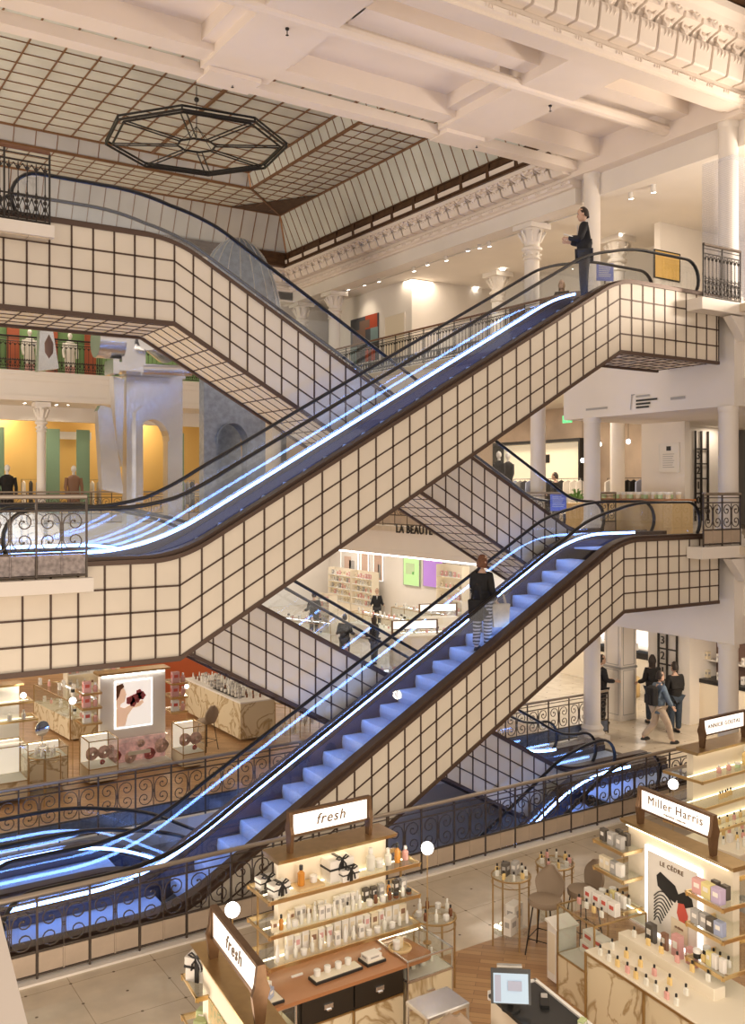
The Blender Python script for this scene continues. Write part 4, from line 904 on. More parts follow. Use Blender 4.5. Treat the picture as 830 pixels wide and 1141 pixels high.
# --- till
r = empty('till_desk', (6.6, 7.0, 0), 'till desk with white edges and black top at the bottom', 'desk', None, math.radians(-8))
m = MB(); m.box(-.28, .28, -1.2, .55, .06, .96); m.build('desk_body', 'cream_panel', r); m = MB(); m.bev(-.3, .3, -1.2, .57, .96, 1.0, .006); m.build('desk_top', 'cap_black', r)
m = MB(); m.box(.27, .31, -1.2, .58, .93, 1.02); m.box(-.3, .3, .55, .58, .93, 1.02); m.build('desk_edge', 'white', r)
r = empty('till_monitor', (6.38, 7.25, 1.0), 'black touch screen till showing a pale blue display', 'monitor', None, math.radians(-38))
m = MB(); m.cbox(0, 0, .23, .40, .045, .32, rx=-.35); m.build('screen_case', 'cap_black', r)
m = MB(); m.cbox(0, -.027, .222, .35, .006, .27, rx=-.35); m.build('screen', 'screen_on', r) if 'screen_on' in M else mat('screen_on', (.3, .4, .5), .3, emit=(.42, .56, .70), es=.45) and m.build('screen', 'screen_on', r)
m = MB(); m.cbox(-.13, -.034, .222, .06, .004, .24, rx=-.35); m.cbox(.04, -.034, .25, .14, .004, .09, rx=-.35); m.build('screen_keys', 'card_blue', r)
m = MB(); m.tube([(0, .06, 0), (0, .04, .2)], .03, 8); m.lathe([(.1, 0), (.1, .02)], n=12); m.build('monitor_foot', 'cap_black', r)
r = empty('card_reader', (6.72, 7.12, 1.0), 'black card payment terminal right of the till screen', 'card reader', None, -.7); m = MB(); m.cbox(0, 0, .04, .09, .18, .045, rx=.25); m.build('terminal_body', 'cap_black', r)
m = MB(); m.cbox(0, .04, .072, .065, .06, .006, rx=.25); m.build('terminal_screen', 'card_grey', r)
r = empty('brochure_holder', (6.55, 7.45, 1.0), 'holder with upright grey folders behind the till', 'brochure holder', None, -.65)
for k in range(4): m = MB(); m.cbox(0, k * .045, .13, .26, .012, .24, rx=-.2); m.build('folder', ('card_grey', 'card_dark', 'card_white', 'card_grey')[k], r)
m = MB(); m.box(-.14, .14, -.04, .18, 0, .08); m.build('holder_tray', 'white', r)
p = at(612, 1130, Z=1.02); item('carton', .09, .08, ('card_green', 'card_white'), (6.75, 6.62, 1.0), .3, 'small green carton on the till desk', 'till items'); item('jar', .08, .07, ('cap_white', 'cap_white'), (6.72, 6.48, 1.0), 0, 'white jar at the end of the till desk', 'till items')
r = empty('side_table', (6.02, 8.0, 0), 'mirror-topped metal side table left of the till', 'table'); m = MB(); m.bev(-.28, .28, -.2, .2, .80, .84, .01); m.build('table_top', 'silver', r)
for sx in (-1, 1):
    for sy in (-1, 1): m = MB(); m.box(sx * .26 - .012, sx * .26 + .012, sy * .18 - .012, sy * .18 + .012, 0, .8); m.build('leg', 'silver', r)
# ---------------------------------------------------------------- people
mat('skin', (.62, .40, .29), .55); mat('suit_black', (.018, .018, .022), .8, noise=.3, nscale=14); mat('coat_black', (.02, .018, .018), .85, noise=.4, nscale=10); mat('trousers_grey', (.05, .05, .055), .8)
mat('denim', (.16, .22, .30), .85, noise=.25, nscale=20); mat('denim_dark', (.05, .07, .10), .85, noise=.3, nscale=20); mat('chino', (.56, .45, .35), .8, noise=.1, nscale=12); mat('hair_dark', (.03, .02, .015), .6); mat('hair_auburn', (.20, .075, .03), .55, noise=.4, nscale=25)
mat('hair_fair', (.40, .25, .13), .55, noise=.3, nscale=25); mat('shirt_white', (.78, .76, .74), .7); mat('bag_cream', (.66, .55, .40), .7, noise=.2, nscale=8); mat('lips', (.45, .16, .13), .5); mat('eye', (.02, .02, .02), .3); mat('paper', (.8, .8, .8), .6)
m_ = mat('pattern_cloth', (.5, .48, .46), .8); nt = m_.node_tree; wv = nt.nodes.new('ShaderNodeTexWave'); wv.bands_direction = 'Z'; wv.inputs['Scale'].default_value = 5; wv.inputs['Distortion'].default_value = 3
tc = nt.nodes.new('ShaderNodeTexCoord'); cr = nt.nodes.new('ShaderNodeValToRGB'); cr.color_ramp.elements[0].color = (.03, .03, .035, 1); cr.color_ramp.elements[1].color = (.42, .40, .40, 1); cr.color_ramp.elements[0].position = .4; cr.color_ramp.elements[1].position = .6
nt.links.new(tc.outputs['Object'], wv.inputs[0]); nt.links.new(wv.outputs['Fac'], cr.inputs[0]); nt.links.new(cr.outputs[0], nt.nodes['Principled BSDF'].inputs['Base Color'])
def skin_mesh(name, verts, edges, radii, m, parent, sub=1, root=0):
    me = bpy.data.meshes.new(name); me.from_pydata([tuple(v) for v in verts], edges, []); o = bpy.data.objects.new(name, me); COL.objects.link(o)
    md = o.modifiers.new('s', 'SKIN'); md.use_smooth_shade = True
    for i, v in enumerate(me.skin_vertices[0].data):
        r = radii[i]; v.radius = r if hasattr(r, '__len__') else (r, r); v.use_root = (i == root)
    sb = o.modifiers.new('u', 'SUBSURF'); sb.levels = sub; sb.render_levels = sub
    dg = bpy.context.evaluated_depsgraph_get(); dg.update(); nm = bpy.data.meshes.new_from_object(o.evaluated_get(dg)); bpy.data.objects.remove(o)
    nm.materials.clear(); nm.materials.append(M[m]); nm.polygons.foreach_set('use_smooth', [True] * len(nm.polygons)); nm.name = name
    o = bpy.data.objects.new(name, nm); COL.objects.link(o); o.parent = parent; KIDS.setdefault(parent.name, []).append(o)
    return o
def chain(pts, radii, name, m, parent, sub=1):
    return skin_mesh(name, pts, [(i, i + 1) for i in range(len(pts) - 1)], radii, m, parent, sub)
def person(label, loc, rz, H=1.75, legs=((0, 0), (0, 0)), armL=((.05, .02, -.28), (.10, .18, -.08)), armR=((-.05, .02, -.28), (-.1, .18, -.08)), top='suit_black', bottom='trousers_grey', shoe='cap_black', hair='hair_dark', hairstyle='short', head_pitch=0, head_yaw=0,
           coat=.0, lean=0, cut=None, female=False, collar=None):
    """faces +y locally. legs: (knee forward, foot forward) for left and right; arm: elbow and hand offsets"""
    r = empty('person', loc, label, 'person', None, rz); k = H / 1.75; V = lambda x, y, z: Vector((x * k, y * k, z * k))
    coat = max(coat, .16)
    sw = .185 if not female else .165; hip = .095
    pel = V(0, 0, .93); wa = V(0, .0 + lean * .3, 1.08); ch = V(0, lean * .6, 1.30); nk = V(0, lean, 1.46); nk2 = V(0, lean + .01, 1.54)
    vs = [pel, wa, ch, nk, nk2]; ed = [(0, 1), (1, 2), (2, 3), (3, 4)]; rd = [(.145 * k, .10 * k), (.12 * k, .09 * k), (.155 * k, .11 * k), (.06 * k, .055 * k), (.05 * k, .05 * k)]
    J = {}
    for s, (kn, ft) in zip((1, -1), legs):
        h = V(s * hip, 0, .88); kk = V(s * (hip + .01), kn, .49); an = V(s * (hip + .01), ft, .09 + (max(0, -ft) * .25)); tz = V(s * (hip + .02), ft + .13, .035 + max(0, -ft) * .1)
        b = len(vs); vs += [h, kk, an, tz]; ed += [(0, b), (b, b + 1), (b + 1, b + 2), (b + 2, b + 3)]; rd += [.082 * k, .056 * k, .038 * k, (.04 * k, .028 * k)]; J[('leg', s)] = (h, kk, an, tz)
    for s, (el, ha) in zip((1, -1), (armL, armR)):
        sh = V(s * sw, lean * .9, 1.40); e = sh + V(*el); w_ = e + V(*ha); hd = w_ + (w_ - e).normalized() * .07 * k
        b = len(vs); vs += [sh, e, w_, hd]; ed += [(2, b), (b, b + 1), (b + 1, b + 2), (b + 2, b + 3)]; rd += [.055 * k, .04 * k, .026 * k, (.032 * k, .016 * k)]; J[('arm', s)] = (sh, e, w_, hd)
    body = skin_mesh('body', vs, ed, rd, 'skin', r, 2)
    # fingers as part of each hand
    for s in (1, -1):
        sh, e, w_, hd = J[('arm', s)]; d = (hd - w_).normalized(); u = d.cross(Vector((s, .3, .2))).normalized()
        for q, ln in ((-1.5, .055), (-.5, .07), (.5, .072), (1.5, .06)):
            p0 = hd + u * q * .017 * k - d * .01; c = d.cross(u) * -.012 * s
            chain([p0, p0 + d * ln * .5 * k + c, p0 + d * ln * k + c * 2.6], [.010 * k, .0085 * k, .007 * k], 'finger', 'skin', body, 1)
        p0 = w_ + d * .02 + u * -.025 * k; chain([p0, p0 + (d * .5 - u * .8).normalized() * .035 * k, p0 + (d - u * .5).normalized() * .065 * k], [.012 * k, .010 * k, .008 * k], 'finger', 'skin', body, 1)
    # head
    hz = empty('head', nk2 + V(0, .015, .11), 'x', 'x'); del hz['label']; del hz['category']; hm = MB(); n = 14; P = []
    bpy.data.objects.remove(hz)
    prof = [(.001, -.125), (.04, -.118), (.058, -.10), (.068, -.06), (.075, -.01), (.079, .04), (.074, .08), (.052, .112), (.001, .125)]
    for rr, z in prof:
        for i in range(n):
            a = 2 * PI * i / n; x = rr * math.cos(a) * .98; y = rr * math.sin(a) * 1.22 + (.0 if z > -.05 else .02)
            P.append((x * k, y * k, z * k))
    hm.add(P, [(i * n + j, i * n + (j + 1) % n, (i + 1) * n + (j + 1) % n, (i + 1) * n + j) for i in range(len(prof) - 1) for j in range(n)])
    hm.lathe([(.018 * k, -.03 * k), (.012 * k, .0), (.004, .02 * k)], (0, .098 * k, -.01 * k), 6)
    for s in (1, -1): hm.sphere((s * .078 * k, -.005, -.01 * k), .022 * k, 6, 1.3)
    head = hm.build('head', 'skin', r, True); head.location = nk2 + V(0, .015, .11); head.rotation_euler = (head_pitch, 0, head_yaw)
    e_ = MB()
    for s in (1, -1): e_.sphere((s * .03 * k, .088 * k, .012 * k), .009 * k, 6); e_.cbox(s * .03 * k, .092 * k, .034 * k, .03 * k, .008, .005)
    e_.build('eyes', 'eye', head); e_ = MB(); e_.cbox(0, .088 * k, -.062 * k, .04 * k, .012, .010); e_.build('mouth', 'lips', head)
    # hair cap
    hm = MB(); P = []; fs = []; rows = 7
    for i in range(rows + 1):
        t = i / rows
        for j in range(n):
            a = 2 * PI * j / n; fr = math.sin(a)      # +1 = front
            low = (.055 if fr > .3 else (-.02 if fr > -.3 else -.07)) if hairstyle == 'short' else (.05 if fr > .45 else (-.20 if hairstyle == 'long' else -.10))
            z = low + (.137 - low) * t; zz = min(max(z, -.05), .13); rr = .088 * math.sqrt(max(.01, 1 - (max(0, zz) / .14) ** 2)) if z > 0 else (.088 if hairstyle == 'short' else .088 + (.01 if z > -.1 else -.005))
            P.append((rr * math.cos(a) * 1.0 * k, (rr * 1.2 * fr - .008) * k, z * k))
    for i in range(rows):
        for j in range(n): fs.append((i * n + j, i * n + (j + 1) % n, (i + 1) * n + (j + 1) % n, (i + 1) * n + j))
    fs.append(tuple(range(rows * n, rows * n + n))); hm.add(P, fs); hm.build('hair', hair, head, True)
    # clothes: top follows torso and arms
    tv = [V(0, 0, .90 - coat), V(0, 0, .98), wa, ch, V(0, lean, 1.43)]; te = [(0, 1), (1, 2), (2, 3), (3, 4)]; tr = [((.185 + coat * .10) * k, (.15 + coat * .06) * k), (.18 * k, .145 * k), (.165 * k, .135 * k), (.19 * k, .145 * k), (.09 * k, .075 * k)]
    for s in (1, -1):
        sh, e, w_, hd = J[('arm', s)]; b = len(tv); tv += [sh, e, w_ + (e - w_) * .06]; te += [(3, b), (b, b + 1), (b + 1, b + 2)]; tr += [.088 * k, .07 * k, .052 * k]
    skin_mesh('jacket', tv, te, tr, top, r, 2, 1)
    if collar: m = MB(); m.prism([(-.03 * k, 1.46 * k), (.03 * k, 1.46 * k), (.0, 1.28 * k)], (lean + .118) * k, (lean + .135) * k); m.build('shirt_front', collar, r); m = MB(); m.lathe([(.062 * k, 1.45 * k), (.056 * k, 1.51 * k)], (0, lean * k, 0), 12); m.build('collar', collar, r)
    bv = [V(0, 0, .95)]; be = []; br = [(.165 * k, .13 * k)]
    for s in (1, -1):
        h, kk, an, tz = J[('leg', s)]; b = len(bv); bv += [h, kk, an + V(0, 0, .0)]; be += [(0, b), (b, b + 1), (b + 1, b + 2)]; br += [.118 * k, .088 * k, .07 * k]
    skin_mesh('trousers', bv, be, br, bottom, r, 2)
    for s in (1, -1):
        h, kk, an, tz = J[('leg', s)]; m = MB(); c = (an + tz) / 2
        m.lathe([(.04 * k, 0), (.052 * k, .01), (.05 * k, .05 * k), (.03 * k, .085 * k)], (an.x, (an.y + tz.y) / 2 + .01, an.z - .09 * k), 10, 1, 2.5); m.build('shoe', shoe, r, True)
    return r
FW = -math.atan2(CX, SY)   # yaw that faces away from the camera
def look(deg): return FW + math.radians(deg)   # 0 = away from camera, 90 = to the left, 180 = towards camera
def esc_z(X, Xa, Xb, za, zb): return za + (zb - za) * (X - Xa) / (Xb - Xa)
# standing man at the top of the upper escalator
p = at(651, Y=13.4); person('man in black suit jacket and grey trousers standing at the top of the escalator', (p.x, 13.4, F2 - .17), look(75), 1.86, legs=((0.02, 0), (0, 0)), armL=((.06, .05, -.25), (-.06, .24, .04)), armR=((-.05, .06, -.25), (.1, .24, .04)), top='suit_black', bottom='trousers_grey', coat=.10, collar='shirt_white', head_pitch=-.1)
o = MB().cbox(0, 0, 0, .10, .16, .015, rx=.4).build('folded_paper', 'paper', loc=at(633, 262, Y=13.35)); tag(o, 'white folded paper held by the man in the black suit', 'paper')
p = at(626, X=17.75); person('fair-haired girl in a dark top at the gallery rail left of the standing man', (17.75, p.y, F2), look(150), 1.62, hair='hair_fair', hairstyle='long', top='coat_black', bottom='trousers_grey', female=True)
# woman riding
p = at(537, Y=13.35); zs = round(((p.x - 5.0) / (9.1) * 5.07 - .1) / .22) * .22
person('woman in a black coat and patterned trousers riding the lower escalator', (p.x, 13.35, zs + .0), look(-35), 1.74, legs=((.03, .02), (.02, -.04)), armL=((.04, -.01, -.28), (.0, .16, -.18)), armR=((-.06, .05, -.25), (-.02, .22, .10)), top='coat_black', bottom='pattern_cloth', hair='hair_auburn', hairstyle='bob', coat=.30, female=True, head_yaw=-.4)
def bag(label, loc, rz, w, h, d, mt, strap=.3):
    b = empty('tote_bag', loc, label, 'bag', None, rz); m = MB(); m.prism([(-w * .42, 0), (w * .42, 0), (w * .5, h), (-w * .5, h)], -d / 2, d / 2); m.build('bag_body', mt, b)
    m = MB()
    for s in (-1, 1): m.tube([(-w * .3, s * d * .4, h), (-w * .18, s * d * .3, h + strap * .8), (0, s * d * .2, h + strap), (w * .18, s * d * .3, h + strap * .8), (w * .3, s * d * .4, h)], .010, 5)
    m.build('handles', mt, b); return b
q = at(525, Y=13.3); bag('black tote bag hanging from the shoulder of the riding woman', (q.x, 13.15, zs + .62), look(-20), .30, .36, .10, 'coat_black', .30)
q = at(560, Y=13.25); bag('cream carrier bag held low by the riding woman', (q.x - .1, 13.2, zs + .45), look(10), .34, .42, .12, 'bag_cream', .2)
# ground floor right
def gp(px, py): return at(px, py, Z=0)
p = gp(668, 806); person('man in black suit half hidden behind the white ground floor column', (p.x + .05, p.y, 0), look(-80), 1.80, top='suit_black', bottom='suit_black', armL=((.04, .06, -.26), (.0, .25, -.02)), armR=((-.04, .04, -.27), (0, .26, -.04)), collar='shirt_white')
p = gp(727, 806); person('dark-haired person in black standing before the numbered ladder', (p.x, p.y, 0), look(10), 1.80, top='coat_black', bottom='denim_dark', hairstyle='long', coat=.3, female=True)
p = gp(733, 829); person('man in blue denim jacket walking right with a black backpack', (p.x, p.y, 0), look(-75), 1.76, legs=((.22, .32), (-.02, -.36)), armL=((.02, .10, -.27), (0, .14, -.2)), armR=((-.02, -.12, -.26), (0, .05, -.24)), top='denim', bottom='chino', coat=.08, lean=.04, collar='denim')
b = empty('backpack', (p.x - .22, p.y - .02, 1.0), 'black backpack on the back of the man in denim', 'bag', None, look(-75)); m = MB(); m.bev(-.14, .14, -.12, .10, 0, .46, .05); m.build('pack_body', 'coat_black', b, True); m = MB(); m.bev(-.11, .11, -.17, -.12, .04, .26, .03); m.build('front_pocket', 'suit_black', b, True)
p = gp(752, 817); person('man in black jacket and blue jeans standing before the ladder', (p.x, p.y, 0), look(20), 1.80, top='coat_black', bottom='denim_dark', armL=((.05, .02, -.28), (-.05, .2, -.05)), armR=((-.05, .02, -.28), (.04, .2, -.05)), coat=.14)
# beauty hall customers
for px, X, a, h, lb, kw in ((350, 19.6, 20, 1.9, 'man in a long black coat in the beauty hall seen between the escalators', dict(top='coat_black', coat=.2)), (384, 17.6, -10, 1.75, 'person in black cap and quilted jacket facing the beauty counter', dict(top='coat_black')),
        (417, 18.4, 60, 1.72, 'woman in black with long hair standing right of the cap wearer', dict(top='coat_black', hairstyle='long', female=True)), (420, 23.4, 180, 1.75, 'shop assistant in black behind the glass beauty counter', dict(top='suit_black', female=True, collar='shirt_white', hair='hair_fair')),
        (502, 24.3, 90, 1.72, 'shop assistant in white shirt behind the lit counter sign', dict(top='shirt_white', hair='hair_fair', female=True)), (387, 15.8, 120, 1.65, 'dark-haired seated customer beside the glass of the escalator', dict(top='coat_black'))):
    p = at(px, X=X); person(lb, (p.x, p.y, 0 if px != 387 else -.35), look(a), h, bottom='trousers_grey', **kw)
# ---------------------------------------------------------------- shops behind the escalators
mat('wall_yellow', (.80, .52, .16), .7); mat('green_shutter', (.22, .34, .22), .6); mat('wall_green', (.20, .34, .14), .7); mat('rust', (.40, .10, .045), .6); mat('lit_white', (.9, .88, .86), emit=(1, .95, .9), es=1.1); mat('lit_cream', (.9, .8, .6), emit=(1, .84, .6), es=.35)
mat('art_grey', (.07, .07, .085), .6); mat('art_red', (.45, .07, .03), .6); mat('art_teal', (.22, .32, .33), .6); mat('art_brown', (.20, .12, .09), .6); mat('poster_green', (.45, .7, .3), emit=(.5, .75, .35), es=.4); mat('poster_purple', (.4, .2, .55), emit=(.42, .22, .62), es=.5); mat('poster_skin', (.7, .5, .4), .5); mat('rose', (.62, .13, .15), .5, noise=.6, nscale=12); mat('rose_pale', (.84, .55, .50), .5, noise=.55, nscale=9); mat('rose_print_glow', (.90, .62, .58), .5, emit=(.85, .42, .38), es=.25, noise=.7, nscale=7)  # rose print carries faint added emission so the flower panel looks lit
mat('fluo', (1, 1, 1), emit=(1, .95, .88), es=5)
SH = 0
# partitions ------------------------------------------------
m = MB(); m.box(18.9, 19.1, 26.6, 31.8, F2, C3); m.box(19.1, 24, 26.6, 26.8, F2, C3); m.box(22.5, 22.7, 17.6, 26.6, F2, C3) ; m.box(20.6, 28, 17.3, 17.5, F2, C3); m.box(17.3, 28, 33.6, 33.8, F2, C3); struct(m, 'wall_gallery', 'plaster_white')
m = MB(); m.box(20.2, 23.6, 17.4, 17.6, F1, T2); m.box(20.2, 20.4, 16.16, 17.4, F1, T2) ; m.box(20.7, 23.6, 16.4, 17.8, 0, T1); struct(m, 'wall_pier', 'plaster_white')
m = MB(); m.box(4, 16.9, 35.9, 36.1, F1, F2 - .95)
struct(m, 'wall_arcade', 'wall_yellow')
m = MB(); m.box(4, 16.9, 34.4, 34.62, F1 + 3.62, F2 - .95); m.box(17.0, 17.4, 33.5, 36, F1, F2 - 1); struct(m, 'wall_soffit', 'plaster_white')
m = MB(); m.box(0, 17, 35.2, 35.4, F2, F2 + 3.3); struct(m, 'wall_boutique', 'wall_green')
m = MB(); m.box(26.4, 26.6, 17.9, 45, 0, F1 - .95); m.box(17.3, 26.4, 45, 45.2, 0, F1 - .95); m.box(22.6, 26.4, 17.8, 18.0, 0, F1 - .95); struct(m, 'wall_beauty', 'plaster_white')
m = MB(); m.box(24.2, 24.4, 17.7, 33, F1, F2 - .95); m.box(17.5, 24.2, 33.0, 33.2, F1, F2 - .95); mat('brown_wall', (.52, .40, .30), .7, noise=.3, nscale=.8); struct(m, 'wall_fashion', 'brown_wall')
# back arcade: shutters, mannequins, sign
def framed(label, name, cat, c, w, h, nrm, fm, pm, thick=.05, kids=(), group=None):
    """flat framed thing on a wall; nrm 'x' faces -x, 'y' faces -y"""
    rz = 0 if nrm == 'y' else -PI / 2
    r = empty(name, c, label, cat, group, rz); f = .03
    m = MB(); m.box(-w / 2 - f, w / 2 + f, 0, thick, -h / 2 - f, -h / 2); m.box(-w / 2 - f, w / 2 + f, 0, thick, h / 2, h / 2 + f); m.box(-w / 2 - f, -w / 2, 0, thick, -h / 2, h / 2); m.box(w / 2, w / 2 + f, 0, thick, -h / 2, h / 2); m.build('frame', fm, r)
    m = MB(); m.box(-w / 2, w / 2, .01, thick, -h / 2, h / 2); m.build('picture' if cat != 'shutter' else 'shutter_panel', pm, r)
    for (x0, x1, z0, z1, mt) in kids: m = MB(); m.box(x0 * w, x1 * w, .002, .01, z0 * h, z1 * h); m.build('printed_shape', mt, r)
    return r
for i, px in enumerate((64, 98, 1, 205)):
    p = at(px, 500, Y=34.3); framed(['pale green shutter left of the mannequin in the yellow arcade', 'pale green shutter right of the mannequin in the yellow arcade', 'pale green shutter at the left edge of the yellow arcade', 'green shutter between the silver arch columns'][i], 'green_shutter_panel', 'shutter', (p.x, 34.9, F1 + 1.7), .42, 3.3, 'y', 'green_shutter', 'green_shutter')
p = at(80, 485, Y=35.4); r = framed('small white sign plate above the far mannequin', 'wall_sign', 'sign', (p.x, 35.6, p.z), 1.5, .22, 'y', 'white', 'white')
def mannequin(label, loc, rz, top='coat_black', bottom='trousers_grey', group='mannequins'):
    r = empty('mannequin', loc, label, 'mannequin', group, rz)
    m = MB(); m.lathe([(.16, 0), (.16, .02), (.02, .03), (.02, .8)], n=10); m.build('stand', 'silver', r)
    m = MB(); m.lathe([(.19, .55), (.2, .8), (.16, 1.05), (.21, 1.32), (.17, 1.42), (.06, 1.48)], n=14, sy=.62)
    for s in (-1, 1): m.tube([(s * .2, 0, 1.38), (s * .25, .02, 1.1), (s * .23, .1, .85)], [.065, .05, .045], 8)
    m.build('jacket', top, r, True)
    m = MB()
    for s in (-1, 1): m.tube([(s * .09, 0, .7), (s * .1, .0, .1)], [.09, .065], 8)
    m.build('trousers', bottom, r, True)
    m = MB(); m.tube([(0, 0, 1.46), (0, 0, 1.56)], .045, 8); m.sphere((0, .01, 1.66), .085, 10, 1.3); m.build('head', 'card_white', r, True); return r
for px, Y, F, lb in ((82, 33.6, F1, 'mannequin in a dark fur jacket before the yellow arcade'), (8, 33.6, F1, 'mannequin in a long dark coat at the far left arcade')):
    p = at(px, 500, Y=Y); mannequin(lb, (p.x, Y, F), PI, 'card_brown' if px == 82 else 'coat_black').scale = (1.15,) * 3
# clothing rails behind the arcade
def clothes_rail(label, x, y, z, rz, n, seed, w=1.4, cols=('coat_black', 'card_grey', 'card_blue', 'card_white', 'trousers_grey')):
    r = empty('clothes_rail', (x, y, z), label, 'clothes rail', 'clothes rails', rz)
    m = MB(); m.tube([(-w / 2, 0, 0), (-w / 2, 0, 1.55), (w / 2, 0, 1.55), (w / 2, 0, 0)], .014, 6); m.build('rail_frame', 'black', r)
    rr = random.Random(seed)
    for i in range(n):
        xx = -w / 2 + .08 + (w - .16) * i / max(1, n - 1); h = rr.uniform(.75, 1.05); g = MB()
        g.prism([(-.2, 1.42), (0, 1.50), (.2, 1.42), (.22, 1.42 - h), (-.22, 1.42 - h)], -.022, .022, 'X'); g.tube([(0, 0, 1.49), (0, 0, 1.56)], .005, 4)
        o = g.build('hanging_garment', cols[rr.randrange(len(cols))], loc=(x + xx * math.cos(rz), y + xx * math.sin(rz), z), rz=rz); tag(o, f"{['dark', 'grey', 'pale', 'long'][i % 4]} garment hanging on {label}, {ORD[i].replace(' from left', '')} in line", 'garment', 'garments on ' + label)
for i, (px, n) in enumerate(((46, 4), (108, 4), (215, 5))): p = at(px, 500, Y=34.2); clothes_rail(['clothes rail beside the slender column', 'clothes rail beside the right shutter', 'clothes rail behind the silver arch'][i], p.x, 35.2, F1, 0, n, i, .9)
# upper left boutique panels
for i, px in enumerate((14, 57, 100)):
    p = at(px, 390, Y=35.1); framed(['rust red panel at far left of the green boutique', 'rust red panel behind the hanging silver blade', 'rust red panel at the right of the green boutique'][i], 'wall_panel', 'panel', (p.x, 35.0, F2 + 1.1), .36, 2.2, 'y', 'rust', 'rust', group=None)
for i, px in enumerate((33, 78)): p = at(px, 390, Y=34.5); mannequin(['pale mannequin in the green boutique left of the silver blade', 'pale mannequin in the green boutique right of the silver blade'][i], (p.x, 34.5, F2), PI, 'card_white', 'card_pink')
# sculpture ------------------------------------------------
def foil(label, pts_fn, name='foil_sculpture'): pass
def arch_piece(label, px0, px1, Y, ztop, zbot, aw, ah, mt='silver', thick=.5):
    a = at(px0, 500, Y=Y); b = at(px1, 500, Y=Y); w = b.x - a.x; r = empty('foil_arch_sculpture', (a.x, Y, zbot), label, 'sculpture'); H_ = ztop - zbot
    x0, x1 = w * (.88 - aw) / 2, w * (.88 + aw) / 2; rr = (x1 - x0) / 2; c = (x0 + x1) / 2; za = H_ * ah
    arc = [(c - rr * math.cos(t), za + rr * 1.25 * math.sin(t)) for t in [PI * i / 12 for i in range(13)]]
    m = MB()
    m.prism([(0, 0.0), (x0, 0.0), (x0, za), (0, za)], -thick, 0); m.prism([(x1, 0), (w, 0), (w, za), (x1, za)], -thick, 0)
    for (p, q) in zip(arc, arc[1:]):
        m.prism([p, (p[0], H_), (q[0], H_), q], -thick, 0)
    m.prism([(0, za), (x0, za), (x0, H_), (0, H_)], -thick, 0); m.prism([(x1, za), (w, za), (w, H_), (x1, H_)], -thick, 0)
    m.build('foil_front', mt, r)
    m = MB(); m.box(-.06, w + .06, -thick - .05, .05, H_, H_ + .12); m.build('foil_cornice', mt, r)
    m = MB(); m.strip([(p[0], p[1]) for p in arc], [(p[0], p[1] - .03) for p in arc], -thick - .12, .02); m.build('arch_lining', mt, r); return r
zt_, zb2 = at(150, 421, Y=24).z, at(150, 560, Y=24).z
arch_piece('tall silver foil archway sculpture hanging in the back hall', 136, 198, 24, zt_, zb2 - 1.0, .58, .62, thick=.35)
arch_piece('second silver foil arch, partly behind the crossing escalators', 222, 290, 26, at(250, 410, Y=26).z, at(250, 560, Y=26).z - 1, .5, .55, 'silver_blue', .35)
def foil_slab(label, pts, Y, thick, mt='silver', rz=0, hole=None):
    P = [at(px, py, Y=Y) for px, py in pts]; c = P[0]
    r = empty('foil_panel_sculpture', (c.x, Y, c.z), label, 'sculpture'); m = MB(); m.prism([(p.x - c.x, p.z - c.z) for p in P], -thick / 2, thick / 2); m.build('foil_sheet', mt, r)
    if hole: p = at(hole[0], hole[1], Y=Y); m = MB(); m.lathe([(.001, -.25), (.09, -.12), (.10, .1), (.001, .3)], (p.x - c.x, -thick / 2, p.z - c.z), 10, sy=.3); m.build('dark_opening', 'art_brown', r)
    return r
foil_slab('folded silver foil blade standing left of the archway', [(107, 458), (110, 452), (122, 455), (135, 545), (135, 550), (112, 545)], 23.5, .3)
foil_slab('narrow twisted silver foil strip between blade and archway', [(124, 420), (136, 424), (134, 520), (128, 500), (126, 460)], 23.8, .35)
foil_slab('small silver foil blade with a dark slit hanging at upper left', [(43, 366), (57, 366), (64, 411), (41, 414)], 22, .25, hole=(53, 388))
foil_slab('thin silver foil strip hanging inside the archway', [(150, 460), (158, 452), (158, 560), (150, 560)], 23.6, .2)
r = empty('foil_cylinder_sculpture', at(155, 388, Y=23), 'silver foil blocks and cylinders floating above the archway', 'sculpture')
m = MB(); m.box(-.6, 1.1, -.3, .5, -.62, -.42); m.box(-.5, .1, -.2, .5, -.42, .42); m.box(-.75, -.6, -.3, .4, -.7, -.35); m.build('foil_block', 'silver', r)
m = MB(); m.tube([(-1.1, 0, .1), (-.45, 0, .1)], .42, 16); m.build('foil_cylinder', 'silver', r, True)
m = MB(); m.tube([(.1, -.55, .2), (.75, .1, .0)], .33, 16); m.build('foil_cylinder', 'silver', r, True)
m = MB(); m.tube([(.08, -.585, .20), (.12, -.55, .205)], .16, 12); m.build('dark_opening', 'art_brown', r, True)
m = MB(); m.tube([(.0, -.2, -.55), (1.3, -.2, -.5)], .14, 12); m.build('foil_cylinder', 'silver', r, True)
r = empty('fabric_dome_sculpture', at(266, 335, Y=26), 'grey blue gridded dome sculpture behind the upper left handrails', 'sculpture')
m = MB(); n = 18; P = []; fs = []
for i in range(9):
    t = PI / 2 * i / 8
    for j in range(n): a = 2 * PI * j / n; P.append((1.45 * math.cos(t) * math.cos(a), .7 * math.cos(t) * math.sin(a), 2.9 * math.sin(t) - 1.0))
for i in range(8):
    for j in range(n): fs.append((i * n + j, i * n + (j + 1) % n, (i + 1) * n + (j + 1) % n, (i + 1) * n + j))
m.add(P, fs); m.build('dome_shell', 'silver_blue', r, True)
m = MB()
for j in range(n): m.tube([P[i * n + j] for i in range(9)], .018, 4)
m.build('dome_ribs', 'silver', r)
